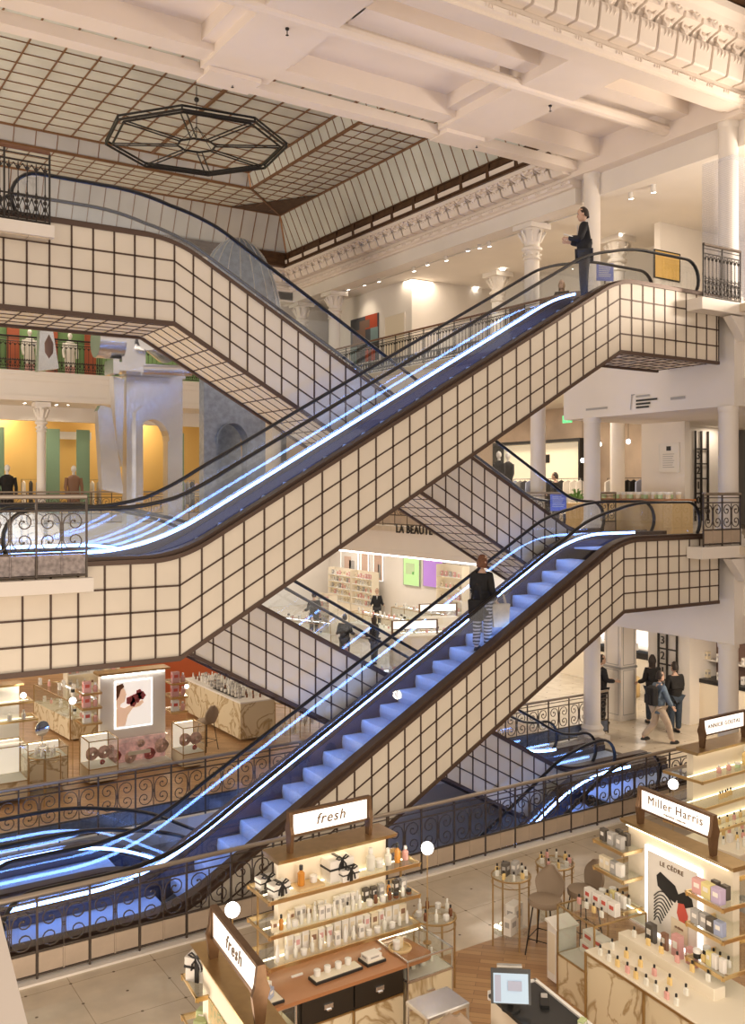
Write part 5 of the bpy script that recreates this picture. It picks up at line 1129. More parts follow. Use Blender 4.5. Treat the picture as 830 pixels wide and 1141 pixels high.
foil_slab('long blue grey foil curtain hanging right of the archway', [(226, 425), (262, 400), (270, 560), (228, 560)], 27, .2, 'silver_blue')
# octagon frame hung from the roof
c = at(219, 162, Z=R_(9.0)); r = empty('octagonal_hanging_frame', c, 'large black octagonal frame with spokes hanging below the glass roof', 'chandelier', None, .25)
R8 = 2.35; o8 = lambda q, z=0: [(q * math.cos(PI / 4 * k), q * math.sin(PI / 4 * k), z) for k in range(8)]
for q, z, t in ((R8, 0, .035), (R8 * .93, 0, .03), (R8 * 1.0, .10, .03)): m = MB(); m.tube(o8(q, z), t, 6, True); m.build('outer_ring', 'black', r)
m = MB(); m.tube(o8(.5), .03, 6, True); m.build('inner_ring', 'black', r)
for k in range(8):
    a = PI / 4 * k; u = Vector((math.cos(a), math.sin(a), 0)); w_ = Vector((-math.sin(a), math.cos(a), 0)) * .07; m = MB(); m.tube([u * .5 + w_, u * R8 * .93 + w_], .02, 5); m.tube([u * .5 - w_, u * R8 * .93 - w_], .02, 5); m.tube([u * R8, u * R8 + Vector((0, 0, .10))], .025, 5); m.build('spoke', 'black', r)
m = MB(); m.tube([(0, 0, 0.1), (0, 0, 1.55)], .012, 5); 
for k in range(0, 8, 2): a = PI / 4 * k; m.tube([(.5 * math.cos(a), .5 * math.sin(a), 0), (0, 0, .5)], .008, 4)
m.sphere((0, 0, 1.2), .07, 8); m.build('suspension', 'black', r)
# spot lamps on tracks ----------------------------------------
mat('spot_glow', (1, 1, 1), emit=(1, .92, .8), es=14)
SPOT = None
def spot(px, py, X=None, Y=None, label='', aim=(0, 0, -1), e=0, group='track spotlights'):
    global SPOT
    p = at(px, py, X=X, Y=Y)
    if SPOT is None:
        SPOT = empty('track_spotlight', p, label, 'spotlight', group, .6)
        m = MB(); m.tube([(-.05, 0, .13), (.03, 0, -.08)], .065, 10); m.tube([(0, 0, .1), (0, 0, .3)], .012, 5); m.build('lamp_body', 'lamp_body', SPOT, True); m = MB(); m.tube([(.03, 0, -.078), (.036, 0, -.092)], .055, 10); m.build('lens', 'spot_glow', SPOT)
    else: dup(SPOT, loc=p, label=label)
    if e: 
        l = bpy.data.lights.new('spot_light', 'SPOT'); l.energy = e; l.color = (1, .86, .66); l.spot_size = 1.5; l.spot_blend = .8; l.shadow_soft_size = .06; q = bpy.data.objects.new('spot_light', l); COL.objects.link(q); q.location = p - Vector((0, 0, .15)); q.rotation_euler = Vector(aim).to_track_quat('-Z', 'Y').to_euler()
for i, (px, py) in enumerate(((388, 320), (422, 311), (461, 299), (476, 292), (497, 287), (406, 315), (521, 276), (534, 273), (545, 271), (728, 210), (703, 217))):
    spot(px, py, X=18.0, label=f"small white ceiling spotlight over the upper right gallery, {ORD[i].replace(' from left', '')} in line", e=45 if i % 2 == 0 else 0, aim=(.8, 0, -1), group='track spotlights')
for i, (px, py) in enumerate(((42, 446), (62, 448), (76, 448), (105, 449), (160, 449), (27, 446))): spot(px, py, Y=33.2, label=f"far ceiling spotlight over the yellow arcade, {ORD[i].replace(' from left', '')} in line", e=60 if i % 2 == 0 else 0, aim=(0, .7, -1))
m = MB(); m.tube([(18.0, 17.6, C3 - .06), (18.0, 33, C3 - .06)], .02, 5); o = m.build('lighting_track', 'lamp_body'); tag(o, 'long pale lighting track under the upper right gallery ceiling', 'lighting track')
for i, (px, py) in enumerate(((575, 327), (530, 321), (560, 300), (610, 309), (490, 330), (640, 300), (690, 262))):
    p = at(px, py, Z=C3 - .03); m = MB(); m.lathe([(.07, -.02), (.09, 0)], n=12); o = m.build('ceiling_downlight', 'spot_glow', loc=p); tag(o, f"recessed downlight deep in the upper gallery ceiling, {ORD[i].replace(' from left', '')} listed", 'downlight', 'recessed downlights'); o['label'] = 'recessed round downlight glowing in the upper gallery ceiling'
# upper gallery art
p = at(385, 376, X=17.95); r = empty('abstract_painting', (18.85, 29.6, at(385, 376, Y=29.6).z), 'large abstract painting of grey, red and teal blocks beside the column', 'painting', None, -PI / 2)
m = MB(); m.box(-.95, .95, -.0, .04, -.85, .85); m.build('canvas', 'art_grey', r)
for k, (x0, x1, z0, z1, mt) in enumerate(((.1, .9, .35, .85, 'art_red'), (.45, .95, -.2, .35, 'art_teal'), (-.8, .1, -.1, .4, 'art_brown'), (.1, .75, -.85, -.35, 'art_red'), (-.95, -.4, -.85, -.2, 'art_teal'), (-.3, .4, .4, .7, 'art_brown'))): m = MB(); m.box(x0, x1, -.006 - .001 * k, 0, z0, z1); m.build('painted_block', mt, r)
framed('large dark panel in the upper gallery left of the ornate column', 'dark_panel', 'panel', (22.4, 24.3, F2 + 1.5), 2.4, 2.2, 'x', 'black', 'art_brown', group=None)
framed('yellow framed painting on the upper wall right of the standing man', 'framed_painting', 'painting', (20.6 + .25, 17.25, at(707, 288, Y=17.2).z), 1.0, .72, 'y', 'black', 'wall_yellow')
bpy.data.objects[-1] if False else None
framed('shallow cream wall niche between painting and dark panel', 'wall_niche', 'niche', (18.85, 27.6, F2 + 1.5), 1.2, 1.6, 'x', 'plaster_white', 'lit_panel')
# info signs on stands
for lb, px, py, Y, w, h in (('blue printed notice on the upper landing right of the standing man', 674, 303, 15.6, .42, .42), ('blue printed notice on the middle landing beside the handrail ends', 622, 560, 15.6, .38, .38)):
    p = at(px, py, Y=Y); r = empty('notice_stand', (p.x, Y, p.z), lb, 'sign', None, -.4); m = MB(); m.box(-w / 2, w / 2, -.01, .01, -h / 2, h / 2); m.build('notice', 'notice_blue', r) if 'notice_blue' in M else mat('notice_blue', (.25, .3, .7), .4) and m.build('notice', 'notice_blue', r)
    m = MB()
    for k in range(7): m.box(-w * .38, w * (.2 + .02 * ((k * 7) % 9)), -.013, -.010, h * .34 - k * h * .1, h * .34 - k * h * .1 + h * .04)
    m.build('printed_lines', 'white', r); m = MB(); f_ = F2 if p.z > F2 else F1; m.box(-.015, .015, -.01, .02, f_ - p.z, -h / 2); m.lathe([(.14, f_ - p.z), (.14, f_ - p.z + .02)], n=12); m.build('stand_post', 'iron', r)
# ladders with floor numbers
def ladder(label, x, y, z0, h, nrm, nums, w=.95):
    rz = 0 if nrm == 'y' else -PI / 2; r = empty('number_ladder', (x, y, z0), label, 'floor directory', None, rz)
    for xx in (-w / 2, -.02, w / 2): m = MB(); m.box(xx - .022, xx + .022, -.05, -.005, .0, h); m.build('ladder_rail', 'iron_dark', r)
    for k in range(len(nums) + 1): z = h * .80 - k * .42; m = MB(); m.box(-w / 2, w / 2, -.045, -.01, z - .018, z + .018); m.build('rung', 'iron_dark', r)
    for k, c_ in enumerate(nums): text(c_, .30, (-w * .27, -.03, h * .80 - k * .42 - .20), 'iron_dark', parent=r, ext=.012, name='floor_number')
    return r
p1 = at(782, 520, Y=17.35); ladder('dark metal ladder with floor numbers on the middle floor pier', p1.x, 17.38, F1 + .3, 2.55, 'y', ['3', '2', '1', '0'], .55)
p1 = at(745, 750, X=20.7); ladder('dark metal ladder with floor numbers on the ground floor pier', 20.68, p1.y - .0, .1, 2.8, 'x', ['3', '2', '1', '0'], .62)
# directory notice on the pier
p = at(745, 510, X=20.15); r = framed('white information poster on the middle floor pier', 'wall_notice', 'sign', (20.14, p.y, p.z), .60, .72, 'x', 'card_white', 'card_white', kids=[(-.12, .12, .26, .42, 'black')] + [(-.32, .3 - .05 * (k % 3), .12 - k * .08, .14 - k * .08, 'card_grey') for k in range(7)])
# fascia writing
r = empty('fascia_sign', (19.2, 12.5, F2 - 1.6), 'x', 'sign'); bpy.data.objects.remove(r)
r = empty('wayfinding_lettering', (17.26, at(705, 449, X=17.26).y, at(705, 447, X=17.26).z), 'small grey wayfinding lines on the white fascia under the upper landing', 'lettering', None, -PI / 2)
for k, (x0, x1, z) in enumerate(((.10, .5, .10), (.10, .72, .0), (.10, .52, -.08), (.10, .48, -.16))): m = MB(); m.box(x0, x1, -.006, 0, z - .022, z + .022); m.build('text_line', 'black' if k else 'card_grey', r)
m = MB(); m.cbox(-.05, -.003, -.02, .02, .006, .36, ry=.12); m.box(-.05, .06, -.006, 0, .14, .16); m.build('arrow_stroke', 'card_grey', r)
m = MB(); m.box(1.1, 1.5, -.006, 0, -.06, .0); m.build('text_line', 'card_grey', r); m = MB(); m.box(-1.5, -.8, -.006, 0, -.12, -.07); m.build('text_line', 'card_grey', r)
o = text('LA BEAUTÉ', .36, (17.12, 24.0, at(465, 591, X=17.15).z), 'black', rot=(PI / 2, 0, -PI / 2), ext=.01, name='shop_lettering', space=1.12, bold=.006); tag(o, 'black shop lettering on the cream fascia above the beauty hall', 'lettering')
m = MB(); m.box(17.32, 17.4, 17.6, 32.2, F1 - 1.0, F1 - .93); o = m.build('cove_light', 'fluo'); tag(o, 'bright light strip along the underside of the beauty hall fascia', 'light strip')
# exit sign
r = empty('exit_sign', at(632, 467, X=22.0), 'small green exit sign hanging in the middle floor shop', 'sign', None, -PI / 2); mat('exit_green', (.05, .4, .12), emit=(.1, .7, .25), es=1.0); m = MB(); m.box(-.2, .2, -.02, .02, -.12, .12); m.build('sign_case', 'exit_green', r); m = MB(); m.prism([(-.12, -.02), (.0, -.02), (.0, -.07), (.1, .0), (.0, .07), (0, .02), (-.12, .02)], -.026, -.02); m.build('arrow', 'white', r)
# middle floor fashion shop (right)
def pendant(label, px, py, X, zt):
    p = at(px, py, X=X); r = empty('pendant_bulb', p, label, 'lamp', 'pendant bulbs'); m = MB(); m.sphere((0, 0, 0), .06, 12, 1.2); m.build('bulb', 'globe_glow', r, True); m = MB(); m.tube([(0, 0, .06), (0, 0, zt - p.z)], .006, 4); m.build('cable', 'black', r)
for i, (px, py) in enumerate(((649, 513), (668, 495), (700, 492))): pendant(['pendant bulb nearest the plant on the middle floor', 'pendant bulb right of the white column on the middle floor', 'pendant bulb above the pastry counter'][i], px, py, 20.2, T2b)
for i, (px, X, n, lb) in enumerate(((596, 22.5, 9, 'rail of dark suits under the lit frame'), (622, 22.5, 8, 'rail of grey jackets under the lit frame'), (706, 23.2, 9, 'rail of pale clothes behind the pastry counter'))):
    p = at(px, 500, X=X); clothes_rail(lb, X, p.y, F1, PI / 2, n, 20 + i, 2.2)
p = at(606, 497, X=23.9); r = empty('lit_wall_frame', (23.9, p.y, F1 + 2.05), 'wide wall display frame with warm lit back panel above the clothes', 'wall display', None, -PI / 2); m = MB(); m.box(-2.2, 2.2, 0, .05, -.8, .8); m.build('back_panel', 'lit_cream', r)
m = MB(); m.box(-2.28, 2.28, -.5, .02, .8, .9); m.box(-2.28, -2.2, -.5, .02, -2, .8); m.box(2.2, 2.28, -.5, .02, -2, .8); m.build('dark_frame', 'black', r); m = MB(); m.box(-.5, .3, -.03, 0, .1, .4); m.build('name_plate', 'black', r)
for i, px in enumerate((556, 566)): p = at(px, 520, X=19.4); mannequin(['dark suited mannequin at left behind the thick column', 'second dark suited mannequin behind the thick column'][i], (19.1 + i * .9, at(px, 520, X=19.1 + i * .9).y, F1 + .6), PI / 2, 'suit_black'); m = MB(); m.bev(-.3, .3, -.2, .2, 0, .6, .02); o = m.build('plinth', 'white', loc=(19.1 + i * .9, at(px, 520, X=19.1 + i * .9).y, F1)); tag(o, ['white plinth under the left dark suited mannequin', 'white plinth under the second dark suited mannequin'][i], 'plinth')
p = at(619, 515, X=21); person('person in black browsing the clothes on the middle floor', (21, p.y, F1), look(60), 1.7, top='coat_black')
p = at(640, 520, X=20.5); r = empty('potted_plant', (20.6, p.y, F1), 'green plant in a wooden crate on the middle floor', 'plant'); m = MB(); m.bev(-.3, .3, -.3, .3, 0, .8, .02); m.build('planter', 'wood_light', r)
m = MB()
for k in range(40): a = random.uniform(0, 2 * PI); e_ = random.uniform(.2, 1.3); L = random.uniform(.25, .45); m.tube([(0, 0, .8), (L * .5 * math.cos(a) * math.cos(e_), L * .5 * math.sin(a) * math.cos(e_), .8 + L * .7 * math.sin(e_) + .1), (L * math.cos(a) * math.cos(e_), L * math.sin(a) * math.cos(e_), .8 + L * math.sin(e_))], [.01, .022, .003], 4)
mat('leaf_green', (.12, .25, .06), .6); m.build('foliage', 'leaf_green', r)
p = at(712, 540, X=19.3); r = empty('pastry_counter', (19.3, p.y, F1), 'wooden counter with rows of pale jars on the middle floor', 'counter', None, PI / 2); m = MB(); m.bev(-1.4, 1.4, -.4, .4, 0, .9, .02); m.build('counter_body', 'wood_light', r); m = MB(); m.bev(-1.45, 1.45, -.45, .45, .9, .95, .01); m.build('counter_top', 'wood_top', r)
for j in range(2):
    row([('jar', .13, .18, 'liquid_green' if k % 2 else 'card_cream', 'cap_white') for k in range(11)], (19.0 + j * .4, p.y + 1.3), (19.0 + j * .4, p.y - 1.3), F1 + .95, ['in the front line', 'in the rear line'][j] + ' on the middle floor counter')
# beauty hall -------------------------------------------------
X_ = 26.3
for i, (px, py, w, h, mt, lb) in enumerate(((389, 627, 1.3, 1.15, 'card_white', 'lit poster of a hand on the beauty hall wall'), (406, 629, .5, 1.0, 'poster_skin', 'narrow portrait poster in the beauty hall'), (421, 632, .6, 1.15, 'poster_skin', 'tall face poster in the beauty hall'), (458, 637, 1.0, 1.15, 'poster_green', 'green and white poster right of the face poster'), (482, 639, 1.15, 1.1, 'poster_purple', 'purple poster in the beauty hall'), (504, 645, .8, 1.3, 'card_white', 'white product poster right of the purple poster'))):
    p = at(px, py, X=X_); framed(lb, 'wall_poster', 'poster', (X_, p.y, p.z), w * 1.3, h * 1.15, 'x', 'lit_white' if i < 3 else 'card_grey', mt, kids=[(-.3, .1, -.3, .25, 'poster_skin'), (0, .3, -.4, .1, 'card_grey')] if i in (0, 2) else [(-.35, .2, -.1, .3, 'liquid_green'), (.05, .4, -.4, 0, 'poster_green')] if i == 3 else [], group=None)
def shelf_unit(label, px, X, w, h, n, seed, rz=-PI / 2, F=0, depth=.4, per=7, Y=None, mt='lit_panel'):
    p = at(px, X=X, Y=Y); r = empty('shelving_unit', (p.x, p.y, F), label, 'shelving unit', 'beauty hall shelving units', rz)
    m = MB(); m.box(-w / 2, w / 2, -.02, .02, 0, h); m.box(-w / 2 - .03, -w / 2, -depth, .02, 0, h); m.box(w / 2, w / 2 + .03, -depth, .02, 0, h); m.box(-w / 2, w / 2, -depth, 0, 0, .35); m.build('case', mt, r)
    rr = random.Random(seed)
    for k in range(n):
        z = .35 + (h - .4) * (k + .0) / n + .02; m = MB(); m.box(-w / 2, w / 2, -depth, 0, z, z + .02); m.build('shelf', 'card_white', r); m = MB(); m.box(-w / 2, w / 2, -.05, -.03, z - .02, z - .005); m.build('light_strip', 'warm_strip', r)
        for j in range(per):
            lx = -w / 2 + w * (j + .5) / per; q = r.matrix_world if False else None; c_, s_ = math.cos(rz), math.sin(rz); ly = -depth * .5
            kd, c1, c2 = rr.choice((('carton', 'card_white', 'card_grey'), ('carton', 'card_pink', 'card_white'), ('bottle', 'liquid_clear', 'cap_white'), ('carton', 'card_cream', 'card_brown'), ('bottle', 'liquid_pink', 'cap_white'), ('carton', 'card_grey', 'card_white')))
            hh = min((h - .4) / n - .08, .22); item(kd, .11 if kd == 'carton' else .08, hh, (c1, c2), (p.x + lx * c_ - ly * s_, p.y + lx * s_ + ly * c_, F + z + .02), rz, f"{ADJ[c1]} {NOUN[kd]} on shelf {['one', 'two', 'three', 'four', 'five', 'six'][k]} of the {label}", 'products on the ' + label)
    return r
shelf_unit('lit wall shelves below the hand poster', 385, 25.9, 2.2, 2.1, 5, 1, per=9); shelf_unit('lit wall shelves below the narrow portrait', 410, 25.9, 1.9, 2.1, 5, 2, per=8); shelf_unit('lit wall shelves right of the purple poster', 508, 25.9, 1.8, 2.9, 5, 3, per=6)
shelf_unit('free-standing lit shelves behind the man in the long coat', 367, 20.8, 1.2, 1.7, 5, 4, per=6)
def beauty_counter(label, px, X, w, rz, h=1.0, n=8, seed=0, F=0, sign=None, mt='card_white', Y=None):
    p = at(px, X=X, Y=Y); r = empty('glass_counter', (p.x, p.y, F), label, 'counter', 'beauty hall counters', rz); m = MB(); m.box(-w / 2, w / 2, -.35, .35, .05, .55); m.build('counter_base', mt, r); m = MB(); m.box(-w / 2, w / 2, -.35, .35, .55, h); m.build('glass_box', 'shelf_glass', r)
    m = MB(); m.box(-w / 2 + .03, w / 2 - .03, .30, .33, h - .05, h - .03); m.build('light_strip', 'fluo', r); m = MB()
    for x in (-w / 2, w / 2):
        for y in (-.35, .35): m.box(x - .012, x + .012, y - .012, y + .012, .05, h)
        m.box(x - .012, x + .012, -.35, .35, h - .012, h + .012)
    for y in (-.35, .35): m.box(-w / 2, w / 2, y - .012, y + .012, h - .012, h + .012)
    m.build('frame', 'brass', r)
    c_, s_ = math.cos(rz), math.sin(rz)
    for j in range(n):
        lx = -w / 2 + w * (j + .5) / n; ly = random.uniform(-.25, .2); kd, a, b = random.choice((('bottle', 'liquid_clear', 'cap_white'), ('carton', 'card_white', 'card_grey'), ('jar', 'cap_white', 'cap_black'), ('perfume', 'liquid_pink', 'cap_white')))
        item(kd, .1, .18, (a, b), (p.x + lx * c_ - ly * s_, p.y + lx * s_ + ly * c_, F + h + .012), rz, f"{ADJ[a]} {NOUN[kd]} on the {label}", 'products on the ' + label)
        item(kd, .09, .14, (a, b), (p.x + lx * c_ - ly * s_ * .5, p.y + lx * s_ + ly * .5 * c_, F + .55), rz, f"{ADJ[a]} {NOUN[kd]} inside the {label}", 'products inside the ' + label)
    return r
beauty_counter('curved white glass counter before the shop assistant', 425, 21.6, 4.0, -PI / 2, n=12)
beauty_counter('glass counter at the left of the beauty hall', 335, 18.2, 2.6, -PI / 2 + .3, n=8); beauty_counter('glass counter behind the riding woman', 512, 22.6, 1.6, -PI / 2, n=6); beauty_counter('white counter of testers under the green poster', 465, 24.0, 3.0, -PI / 2, n=12); beauty_counter('glass tester counter between the two lit signs', 470, 20.4, 2.0, -.3, n=8); beauty_counter('low glass counter at the foot of the hall opening', 440, 15.4, 1.5, -.2, n=7); beauty_counter('small glass counter near the long-haired woman', 318, 16.0, 1.2, .2, n=6)
for i, (px, py, X, w) in enumerate(((462, 697, 18.4, 1.5), (488, 678, 21.6, 1.4))):
    p = at(px, py, X=X); r = empty('lit_counter_sign', (X, p.y, 0), ['lit brass-framed sign on a stand in front of the beauty counter', 'second lit brass-framed sign further back in the beauty hall'][i], 'sign', None, -.35)
    z = p.z - .1; lightbox(r, -w / 2, w / 2, 0, z, z + .26, 'Clarins' if False else '·  ·  ·', size=.1); m = MB(); m.box(-w / 2 - .05, w / 2 + .05, -.25, .25, .05, z - .22); m.build('stand_body', 'lit_panel', r)
# cosmetics island behind the left of the well ------------------
RB = (7.1, 20.95, 0)
st = stand('rose themed cosmetics stand with a glowing portrait poster', RB, 0, -.74, .78, .14, 2.16, None, [(-1.22, -.78, -.3, .3, 1.80), (-1.22, -.78, -.3, .3, 1.48), (-1.22, -.78, -.3, .3, 1.14), (.82, 1.22, -.3, .3, 1.80), (.82, 1.22, -.3, .3, 1.48), (.82, 1.22, -.3, .3, 1.14)], '', strips=False, panel='card_white')
m = MB(); m.box(-.42, .46, -.02, 0, .86, 1.94); m.build('light_box', 'poster_glow', st); m = MB(); m.box(-.39, .43, -.026, -.02, .89, 1.91); po = m.build('poster', 'poster_soft', st) if 'poster_soft' in M else (mat('poster_soft', (.85, .80, .75), emit=(1, .93, .86), es=.6), m.build('poster', 'poster_soft', st))[1]
mat('poster_flesh', (.75, .48, .33), emit=(.9, .6, .42), es=.45)
blob(po, [(-.39, 1.80), (-.26, 1.84), (-.18, 1.72), (-.15, 1.62), (-.17, 1.56), (-.19, 1.46), (-.28, 1.42), (-.3, 1.34), (-.39, 1.34)], 'poster_flesh', -.032, 'printed_face')
blob(po, [(-.39, 1.84), (-.24, 1.88), (-.2, 1.80), (-.28, 1.74), (-.32, 1.6), (-.39, 1.5)], 'hair_auburn', -.034, 'printed_hair')
blob(po, [(-.39, .92), (-.18, .92), (-.12, 1.15), (.0, 1.30), (.16, 1.32), (.25, 1.40), (.22, 1.46), (.08, 1.40), (-.06, 1.38), (-.2, 1.32), (-.3, 1.36), (-.39, 1.32)], 'poster_flesh', -.036, 'printed_hand')
m = MB()
for a_, b_, q in ((-.06, 1.48, .10), (.08, 1.52, .11), (.2, 1.56, .09), (0, 1.40, .07), (.14, 1.64, .07)): m.lathe([(.001, 0), (q, .004), (.001, .008)], (0, 0, 0), 12); 
m = MB()
for a_, b_, q in ((-.06, 1.48, .10), (.08, 1.52, .11), (.2, 1.56, .09), (0, 1.40, .07), (.14, 1.64, .07)): m.prism([(a_ + q * math.cos(t) * (1 + .12 * math.cos(5 * t)), b_ + q * math.sin(t) * (1 + .12 * math.cos(5 * t))) for t in [2 * PI * i / 20 for i in range(20)]], -.042, -.038)
m.build('printed_flowers', 'rose', po)
m = MB(); m.box(-.7, .74, -.05, -.02, 2.06, 2.10); m.build('light_strip', 'fluo', st)
r = empty('flower_vitrine', (RB[0], RB[1], 0), 'low glass case of red paper flowers below the portrait poster', 'display case'); m = MB(); m.box(-.70, .76, -.5, -.02, .05, .12); m.build('case_base', 'card_white', r); m = MB(); m.box(-.70, .76, -.5, -.02, .12, .66); m.build('glass_box', 'shelf_glass', r); m = MB(); m.box(-.68, .74, -.10, -.04, .12, .64); m.build('printed_back', 'rose_print_glow', r)
m = MB(); m.box(-.25, .25, -.49, -.47, .36, .44); m.build('white_plate', 'card_white', r)
def rose(x, y, z, q, label, mt='rose'):
    o = MB()
    for k in range(5):
        rr = q * (1 - k * .18); o.tube([(rr * math.cos(t) * (1 + .1 * math.cos(3 * t + k)), -k * q * .12, rr * math.sin(t)) for t in [2 * PI * i / 12 for i in range(12)]], q * .13, 5, True)
    o = o.build('paper_flower', mt, loc=(x, y, z)); tag(o, label, 'flower', 'paper flowers'); return o
for k, (x, z, q) in enumerate(((-.5, .34, .13), (-.15, .26, .12), (.3, .28, .12), (.58, .42, .15), (-.6, .52, .08), (.1, .54, .08))): rose(RB[0] + x, RB[1] - .28, z, q, f"red paper flower in the low glass case, {ORD[k].replace(' from left', '')} built" if False else 'red paper flower in the low glass case under the poster', 'rose_pale' if k % 2 else 'rose')
for sx, lb in ((-1.28, 'lit glass case of paper flowers left of the portrait poster'), (.82, 'lit glass case of paper flowers right of the portrait poster')):
    vitrine(lb, RB[0] + sx, RB[0] + sx + .52 + (.1 if sx < 0 else 0), RB[1] - 1.0, RB[1] - .3, .05, .92, .34, base='card_cream', bars='brass', group=None, back=True)
    for q in (.14, .4): rose(RB[0] + sx + q, RB[1] - .75, .60, .13, 'coral paper flower inside the ' + lb.split(' of paper flowers ')[0] + ' ' + lb.split(' of paper flowers ')[1], 'rose_pale')
    rose(RB[0] + sx + .33, RB[1] - .85, .42, .05, 'small dark red flower ball inside the case ' + lb.split(' of paper flowers ')[1], 'rose')
for sd, x0 in (('left', -1.18), ('right', .86)):
    for z, w_ in ((1.80, 'top'), (1.48, 'middle'), (1.14, 'lower')):
        row([('carton', .17, .24, 'card_pink' if z > 1.2 else 'card_white', 'card_red'), ('bottle', .1, .2, 'liquid_pink', 'cap_white')], (RB[0] + x0, RB[1] - .15), (RB[0] + x0 + .38, RB[1] - .15), z, f'on the {w_} shelf {sd} of the portrait poster')
p = at(81, 781, Y=20.3); globe((p.x, 20.3, 0), p.z, 'white globe lamp left of the portrait poster'); p = at(208, 765, Y=21.2); globe((p.x, 21.2, 0), p.z, 'small glowing globe lamp right of the portrait poster', .05); p = at(26, 775, Y=20.6); globe((p.x, 20.6, 0), p.z, 'white globe lamp at the far left stand', .06)
stool('taupe bar stool beyond the flower cases', at(230, X=9.0).x, at(230, X=9.0).y, math.radians(200), .66)
# left island
LI = at(22, 820, Y=20.3)
st = stand('cosmetics stand with lit mirror at the far left', (LI.x - .5, 20.9, 0), 0, -.6, .62, .1, 2.16, None, [(-.7, .85, -.3, .3, 1.80), (-.7, .95, -.3, .3, 1.42)], '', strips=True, panel='card_white')
row([('bottle', .09, .2, 'liquid_clear', 'cap_white')] * 5, (LI.x - 1.1, 20.7), (LI.x + .3, 20.7), 1.42, 'on the far left stand')
vitrine('tall glass case at the far left edge', LI.x - .9, LI.x + .0, 19.6, 20.3, .08, 1.15, .45, base='marble', bars='brass', group=None, back=True)
vitrine('marble-fronted glass case beside the round table at left', LI.x + .1, LI.x + .9, 20.0, 20.7, .08, .9, .7, base='marble', bars='brass', group=None, back=True)
round_table('small round table with clear cosmetics at left', at(50, Y=19.4).x, 19.4, .95, .3)
for k in range(6): a = PI * k / 3; item('bottle', .06, .17, ('liquid_clear', 'cap_white'), (at(50, Y=19.4).x + .18 * math.cos(a), 19.4 + .18 * math.sin(a), .95), a, 'clear bottle on the small round table at left', 'bottles on the left round table')
r = empty('table_mirror', (LI.x + .45, 20.3, .9), 'round table mirror on the left glass case', 'mirror', None, .3); m = MB(); m.lathe([(.09, 0), (.09, .015), (.012, .03), (.012, .2)], n=12); m.build('mirror_foot', 'silver', r); m = MB(); m.tube([(0, -.01, .36), (0, .01, .36)], .16, 20); m.build('mirror_glass', 'mirror', r) if 'mirror' in M else (mat('mirror', (.9, .9, .9), .03, 1.0), m.build('mirror_glass', 'mirror', r))
# marble counter crowded with products
r = empty('display_counter', (9.95, 21.3, 0), 'long marble counter crowded with bottles behind the flower stand', 'counter'); m = MB(); m.box(0, .95, 0, 3.6, .08, .96); m.build('cabinet_body', 'marble', r); m = MB(); m.bev(-.02, .97, -.02, 3.62, .96, 1.0, .008); m.build('worktop', 'card_white', r); m = MB(); m.bev(.08, .35, .5, 1.9, 1.0, 1.04, .01); m.build('black_tray', 'cap_black', r)
for j in range(5): row(mix([BC, JW, CW, TB, BB, CG, ('bottle', .07, .2, 'liquid_clear', 'cap_white')], 15, 40 + j), (10.05 + j * .19, 24.7), (10.05 + j * .19, 21.45), 1.0 if j > 1 else 1.04, f"in line {['one', 'two', 'three', 'four', 'five'][j]} on the long marble counter")
round_table('round table beside the long marble counter', 11.1, 21.0, .95, .32); round_table('second round table further right of the marble counter', 12.0, 21.6, .95, .32)
for (x, y, lb) in ((11.1, 21.0, 'round table beside the marble counter'), (12.0, 21.6, 'second round table near the marble counter')):
    for k in range(7): a = 2 * PI * k / 7; item('bottle', .07, .2, ('liquid_clear', 'cap_white'), (x + .2 * math.cos(a), y + .2 * math.sin(a), .95), a, 'clear bottle on the ' + lb, 'bottles on the ' + lb)
    for k in range(5): a = 2 * PI * k / 5; item('bottle', .08, .2, ('cap_white', 'cap_white'), (x + .16 * math.cos(a), y + .16 * math.sin(a), .19), a, 'white bottle on the lower tier of the ' + lb, 'lower tier bottles of the ' + lb)
# orange partition and far counters
m = MB(); m.box(8.6, 12.2, 27.4, 27.55, .3, 1.5); m.box(8.6, 12.2, 27.4, 27.5, 0, .3); o = m.build('orange_partition', 'orange'); tag(o, 'low bright orange partition behind the portrait stand', 'partition')
beauty_counter('wooden sided counter behind the globe lamp at left', 72, 0, 2.6, -PI / 2 + .1, 1.0, 8, Y=25.0, mt='marble')
shelf_unit('cream shelving left of the orange partition', 100, 0, 1.4, 1.6, 3, 9, rz=0, Y=26.5)
# ground floor right: bag display and counters
r = empty('shop_display_wall', at(690, 725, X=23.5) * 1, 'lit white shop shelves with handbags seen past the pillar', 'shop display', None, -PI / 2); q = at(688, 725, X=23.5); r.location = (23.5, q.y, 0)
m = MB(); m.box(-2, 2, 0, .1, 0, 2.9); m.build('back_panel', 'lit_white', r)
for k in range(2): m = MB(); m.box(-2, 2, -.5, 0, 1.25 + k * .6, 1.29 + k * .6); m.build('shelf', 'card_white', r)
m = MB(); m.box(-2, 2, -.6, 0, .0, 1.0); m.build('base_cabinet', 'lit_panel', r); m = MB(); m.box(-2, 2, -.62, .0, 1.0, 1.18); m.build('dark_band', 'black', r)
for i in range(7):
    o = MB(); o.prism([(-.13, 0), (.13, 0), (.11, .22), (-.11, .22)], -.06, .06); o.tube([(-.07, 0, .22), (-.05, 0, .32), (.05, 0, .32), (.07, 0, .22)], .01, 5); o = o.build('handbag', ('card_white', 'card_grey', 'bag_cream')[i % 3], loc=(22.7, q.y + 1.6 - i * .5, 1.29), rz=-PI / 2); tag(o, f"pale handbag on the lit shop shelf, {ORD[i].replace(' from left', '')}", 'handbag', 'handbags on the lit shelf')
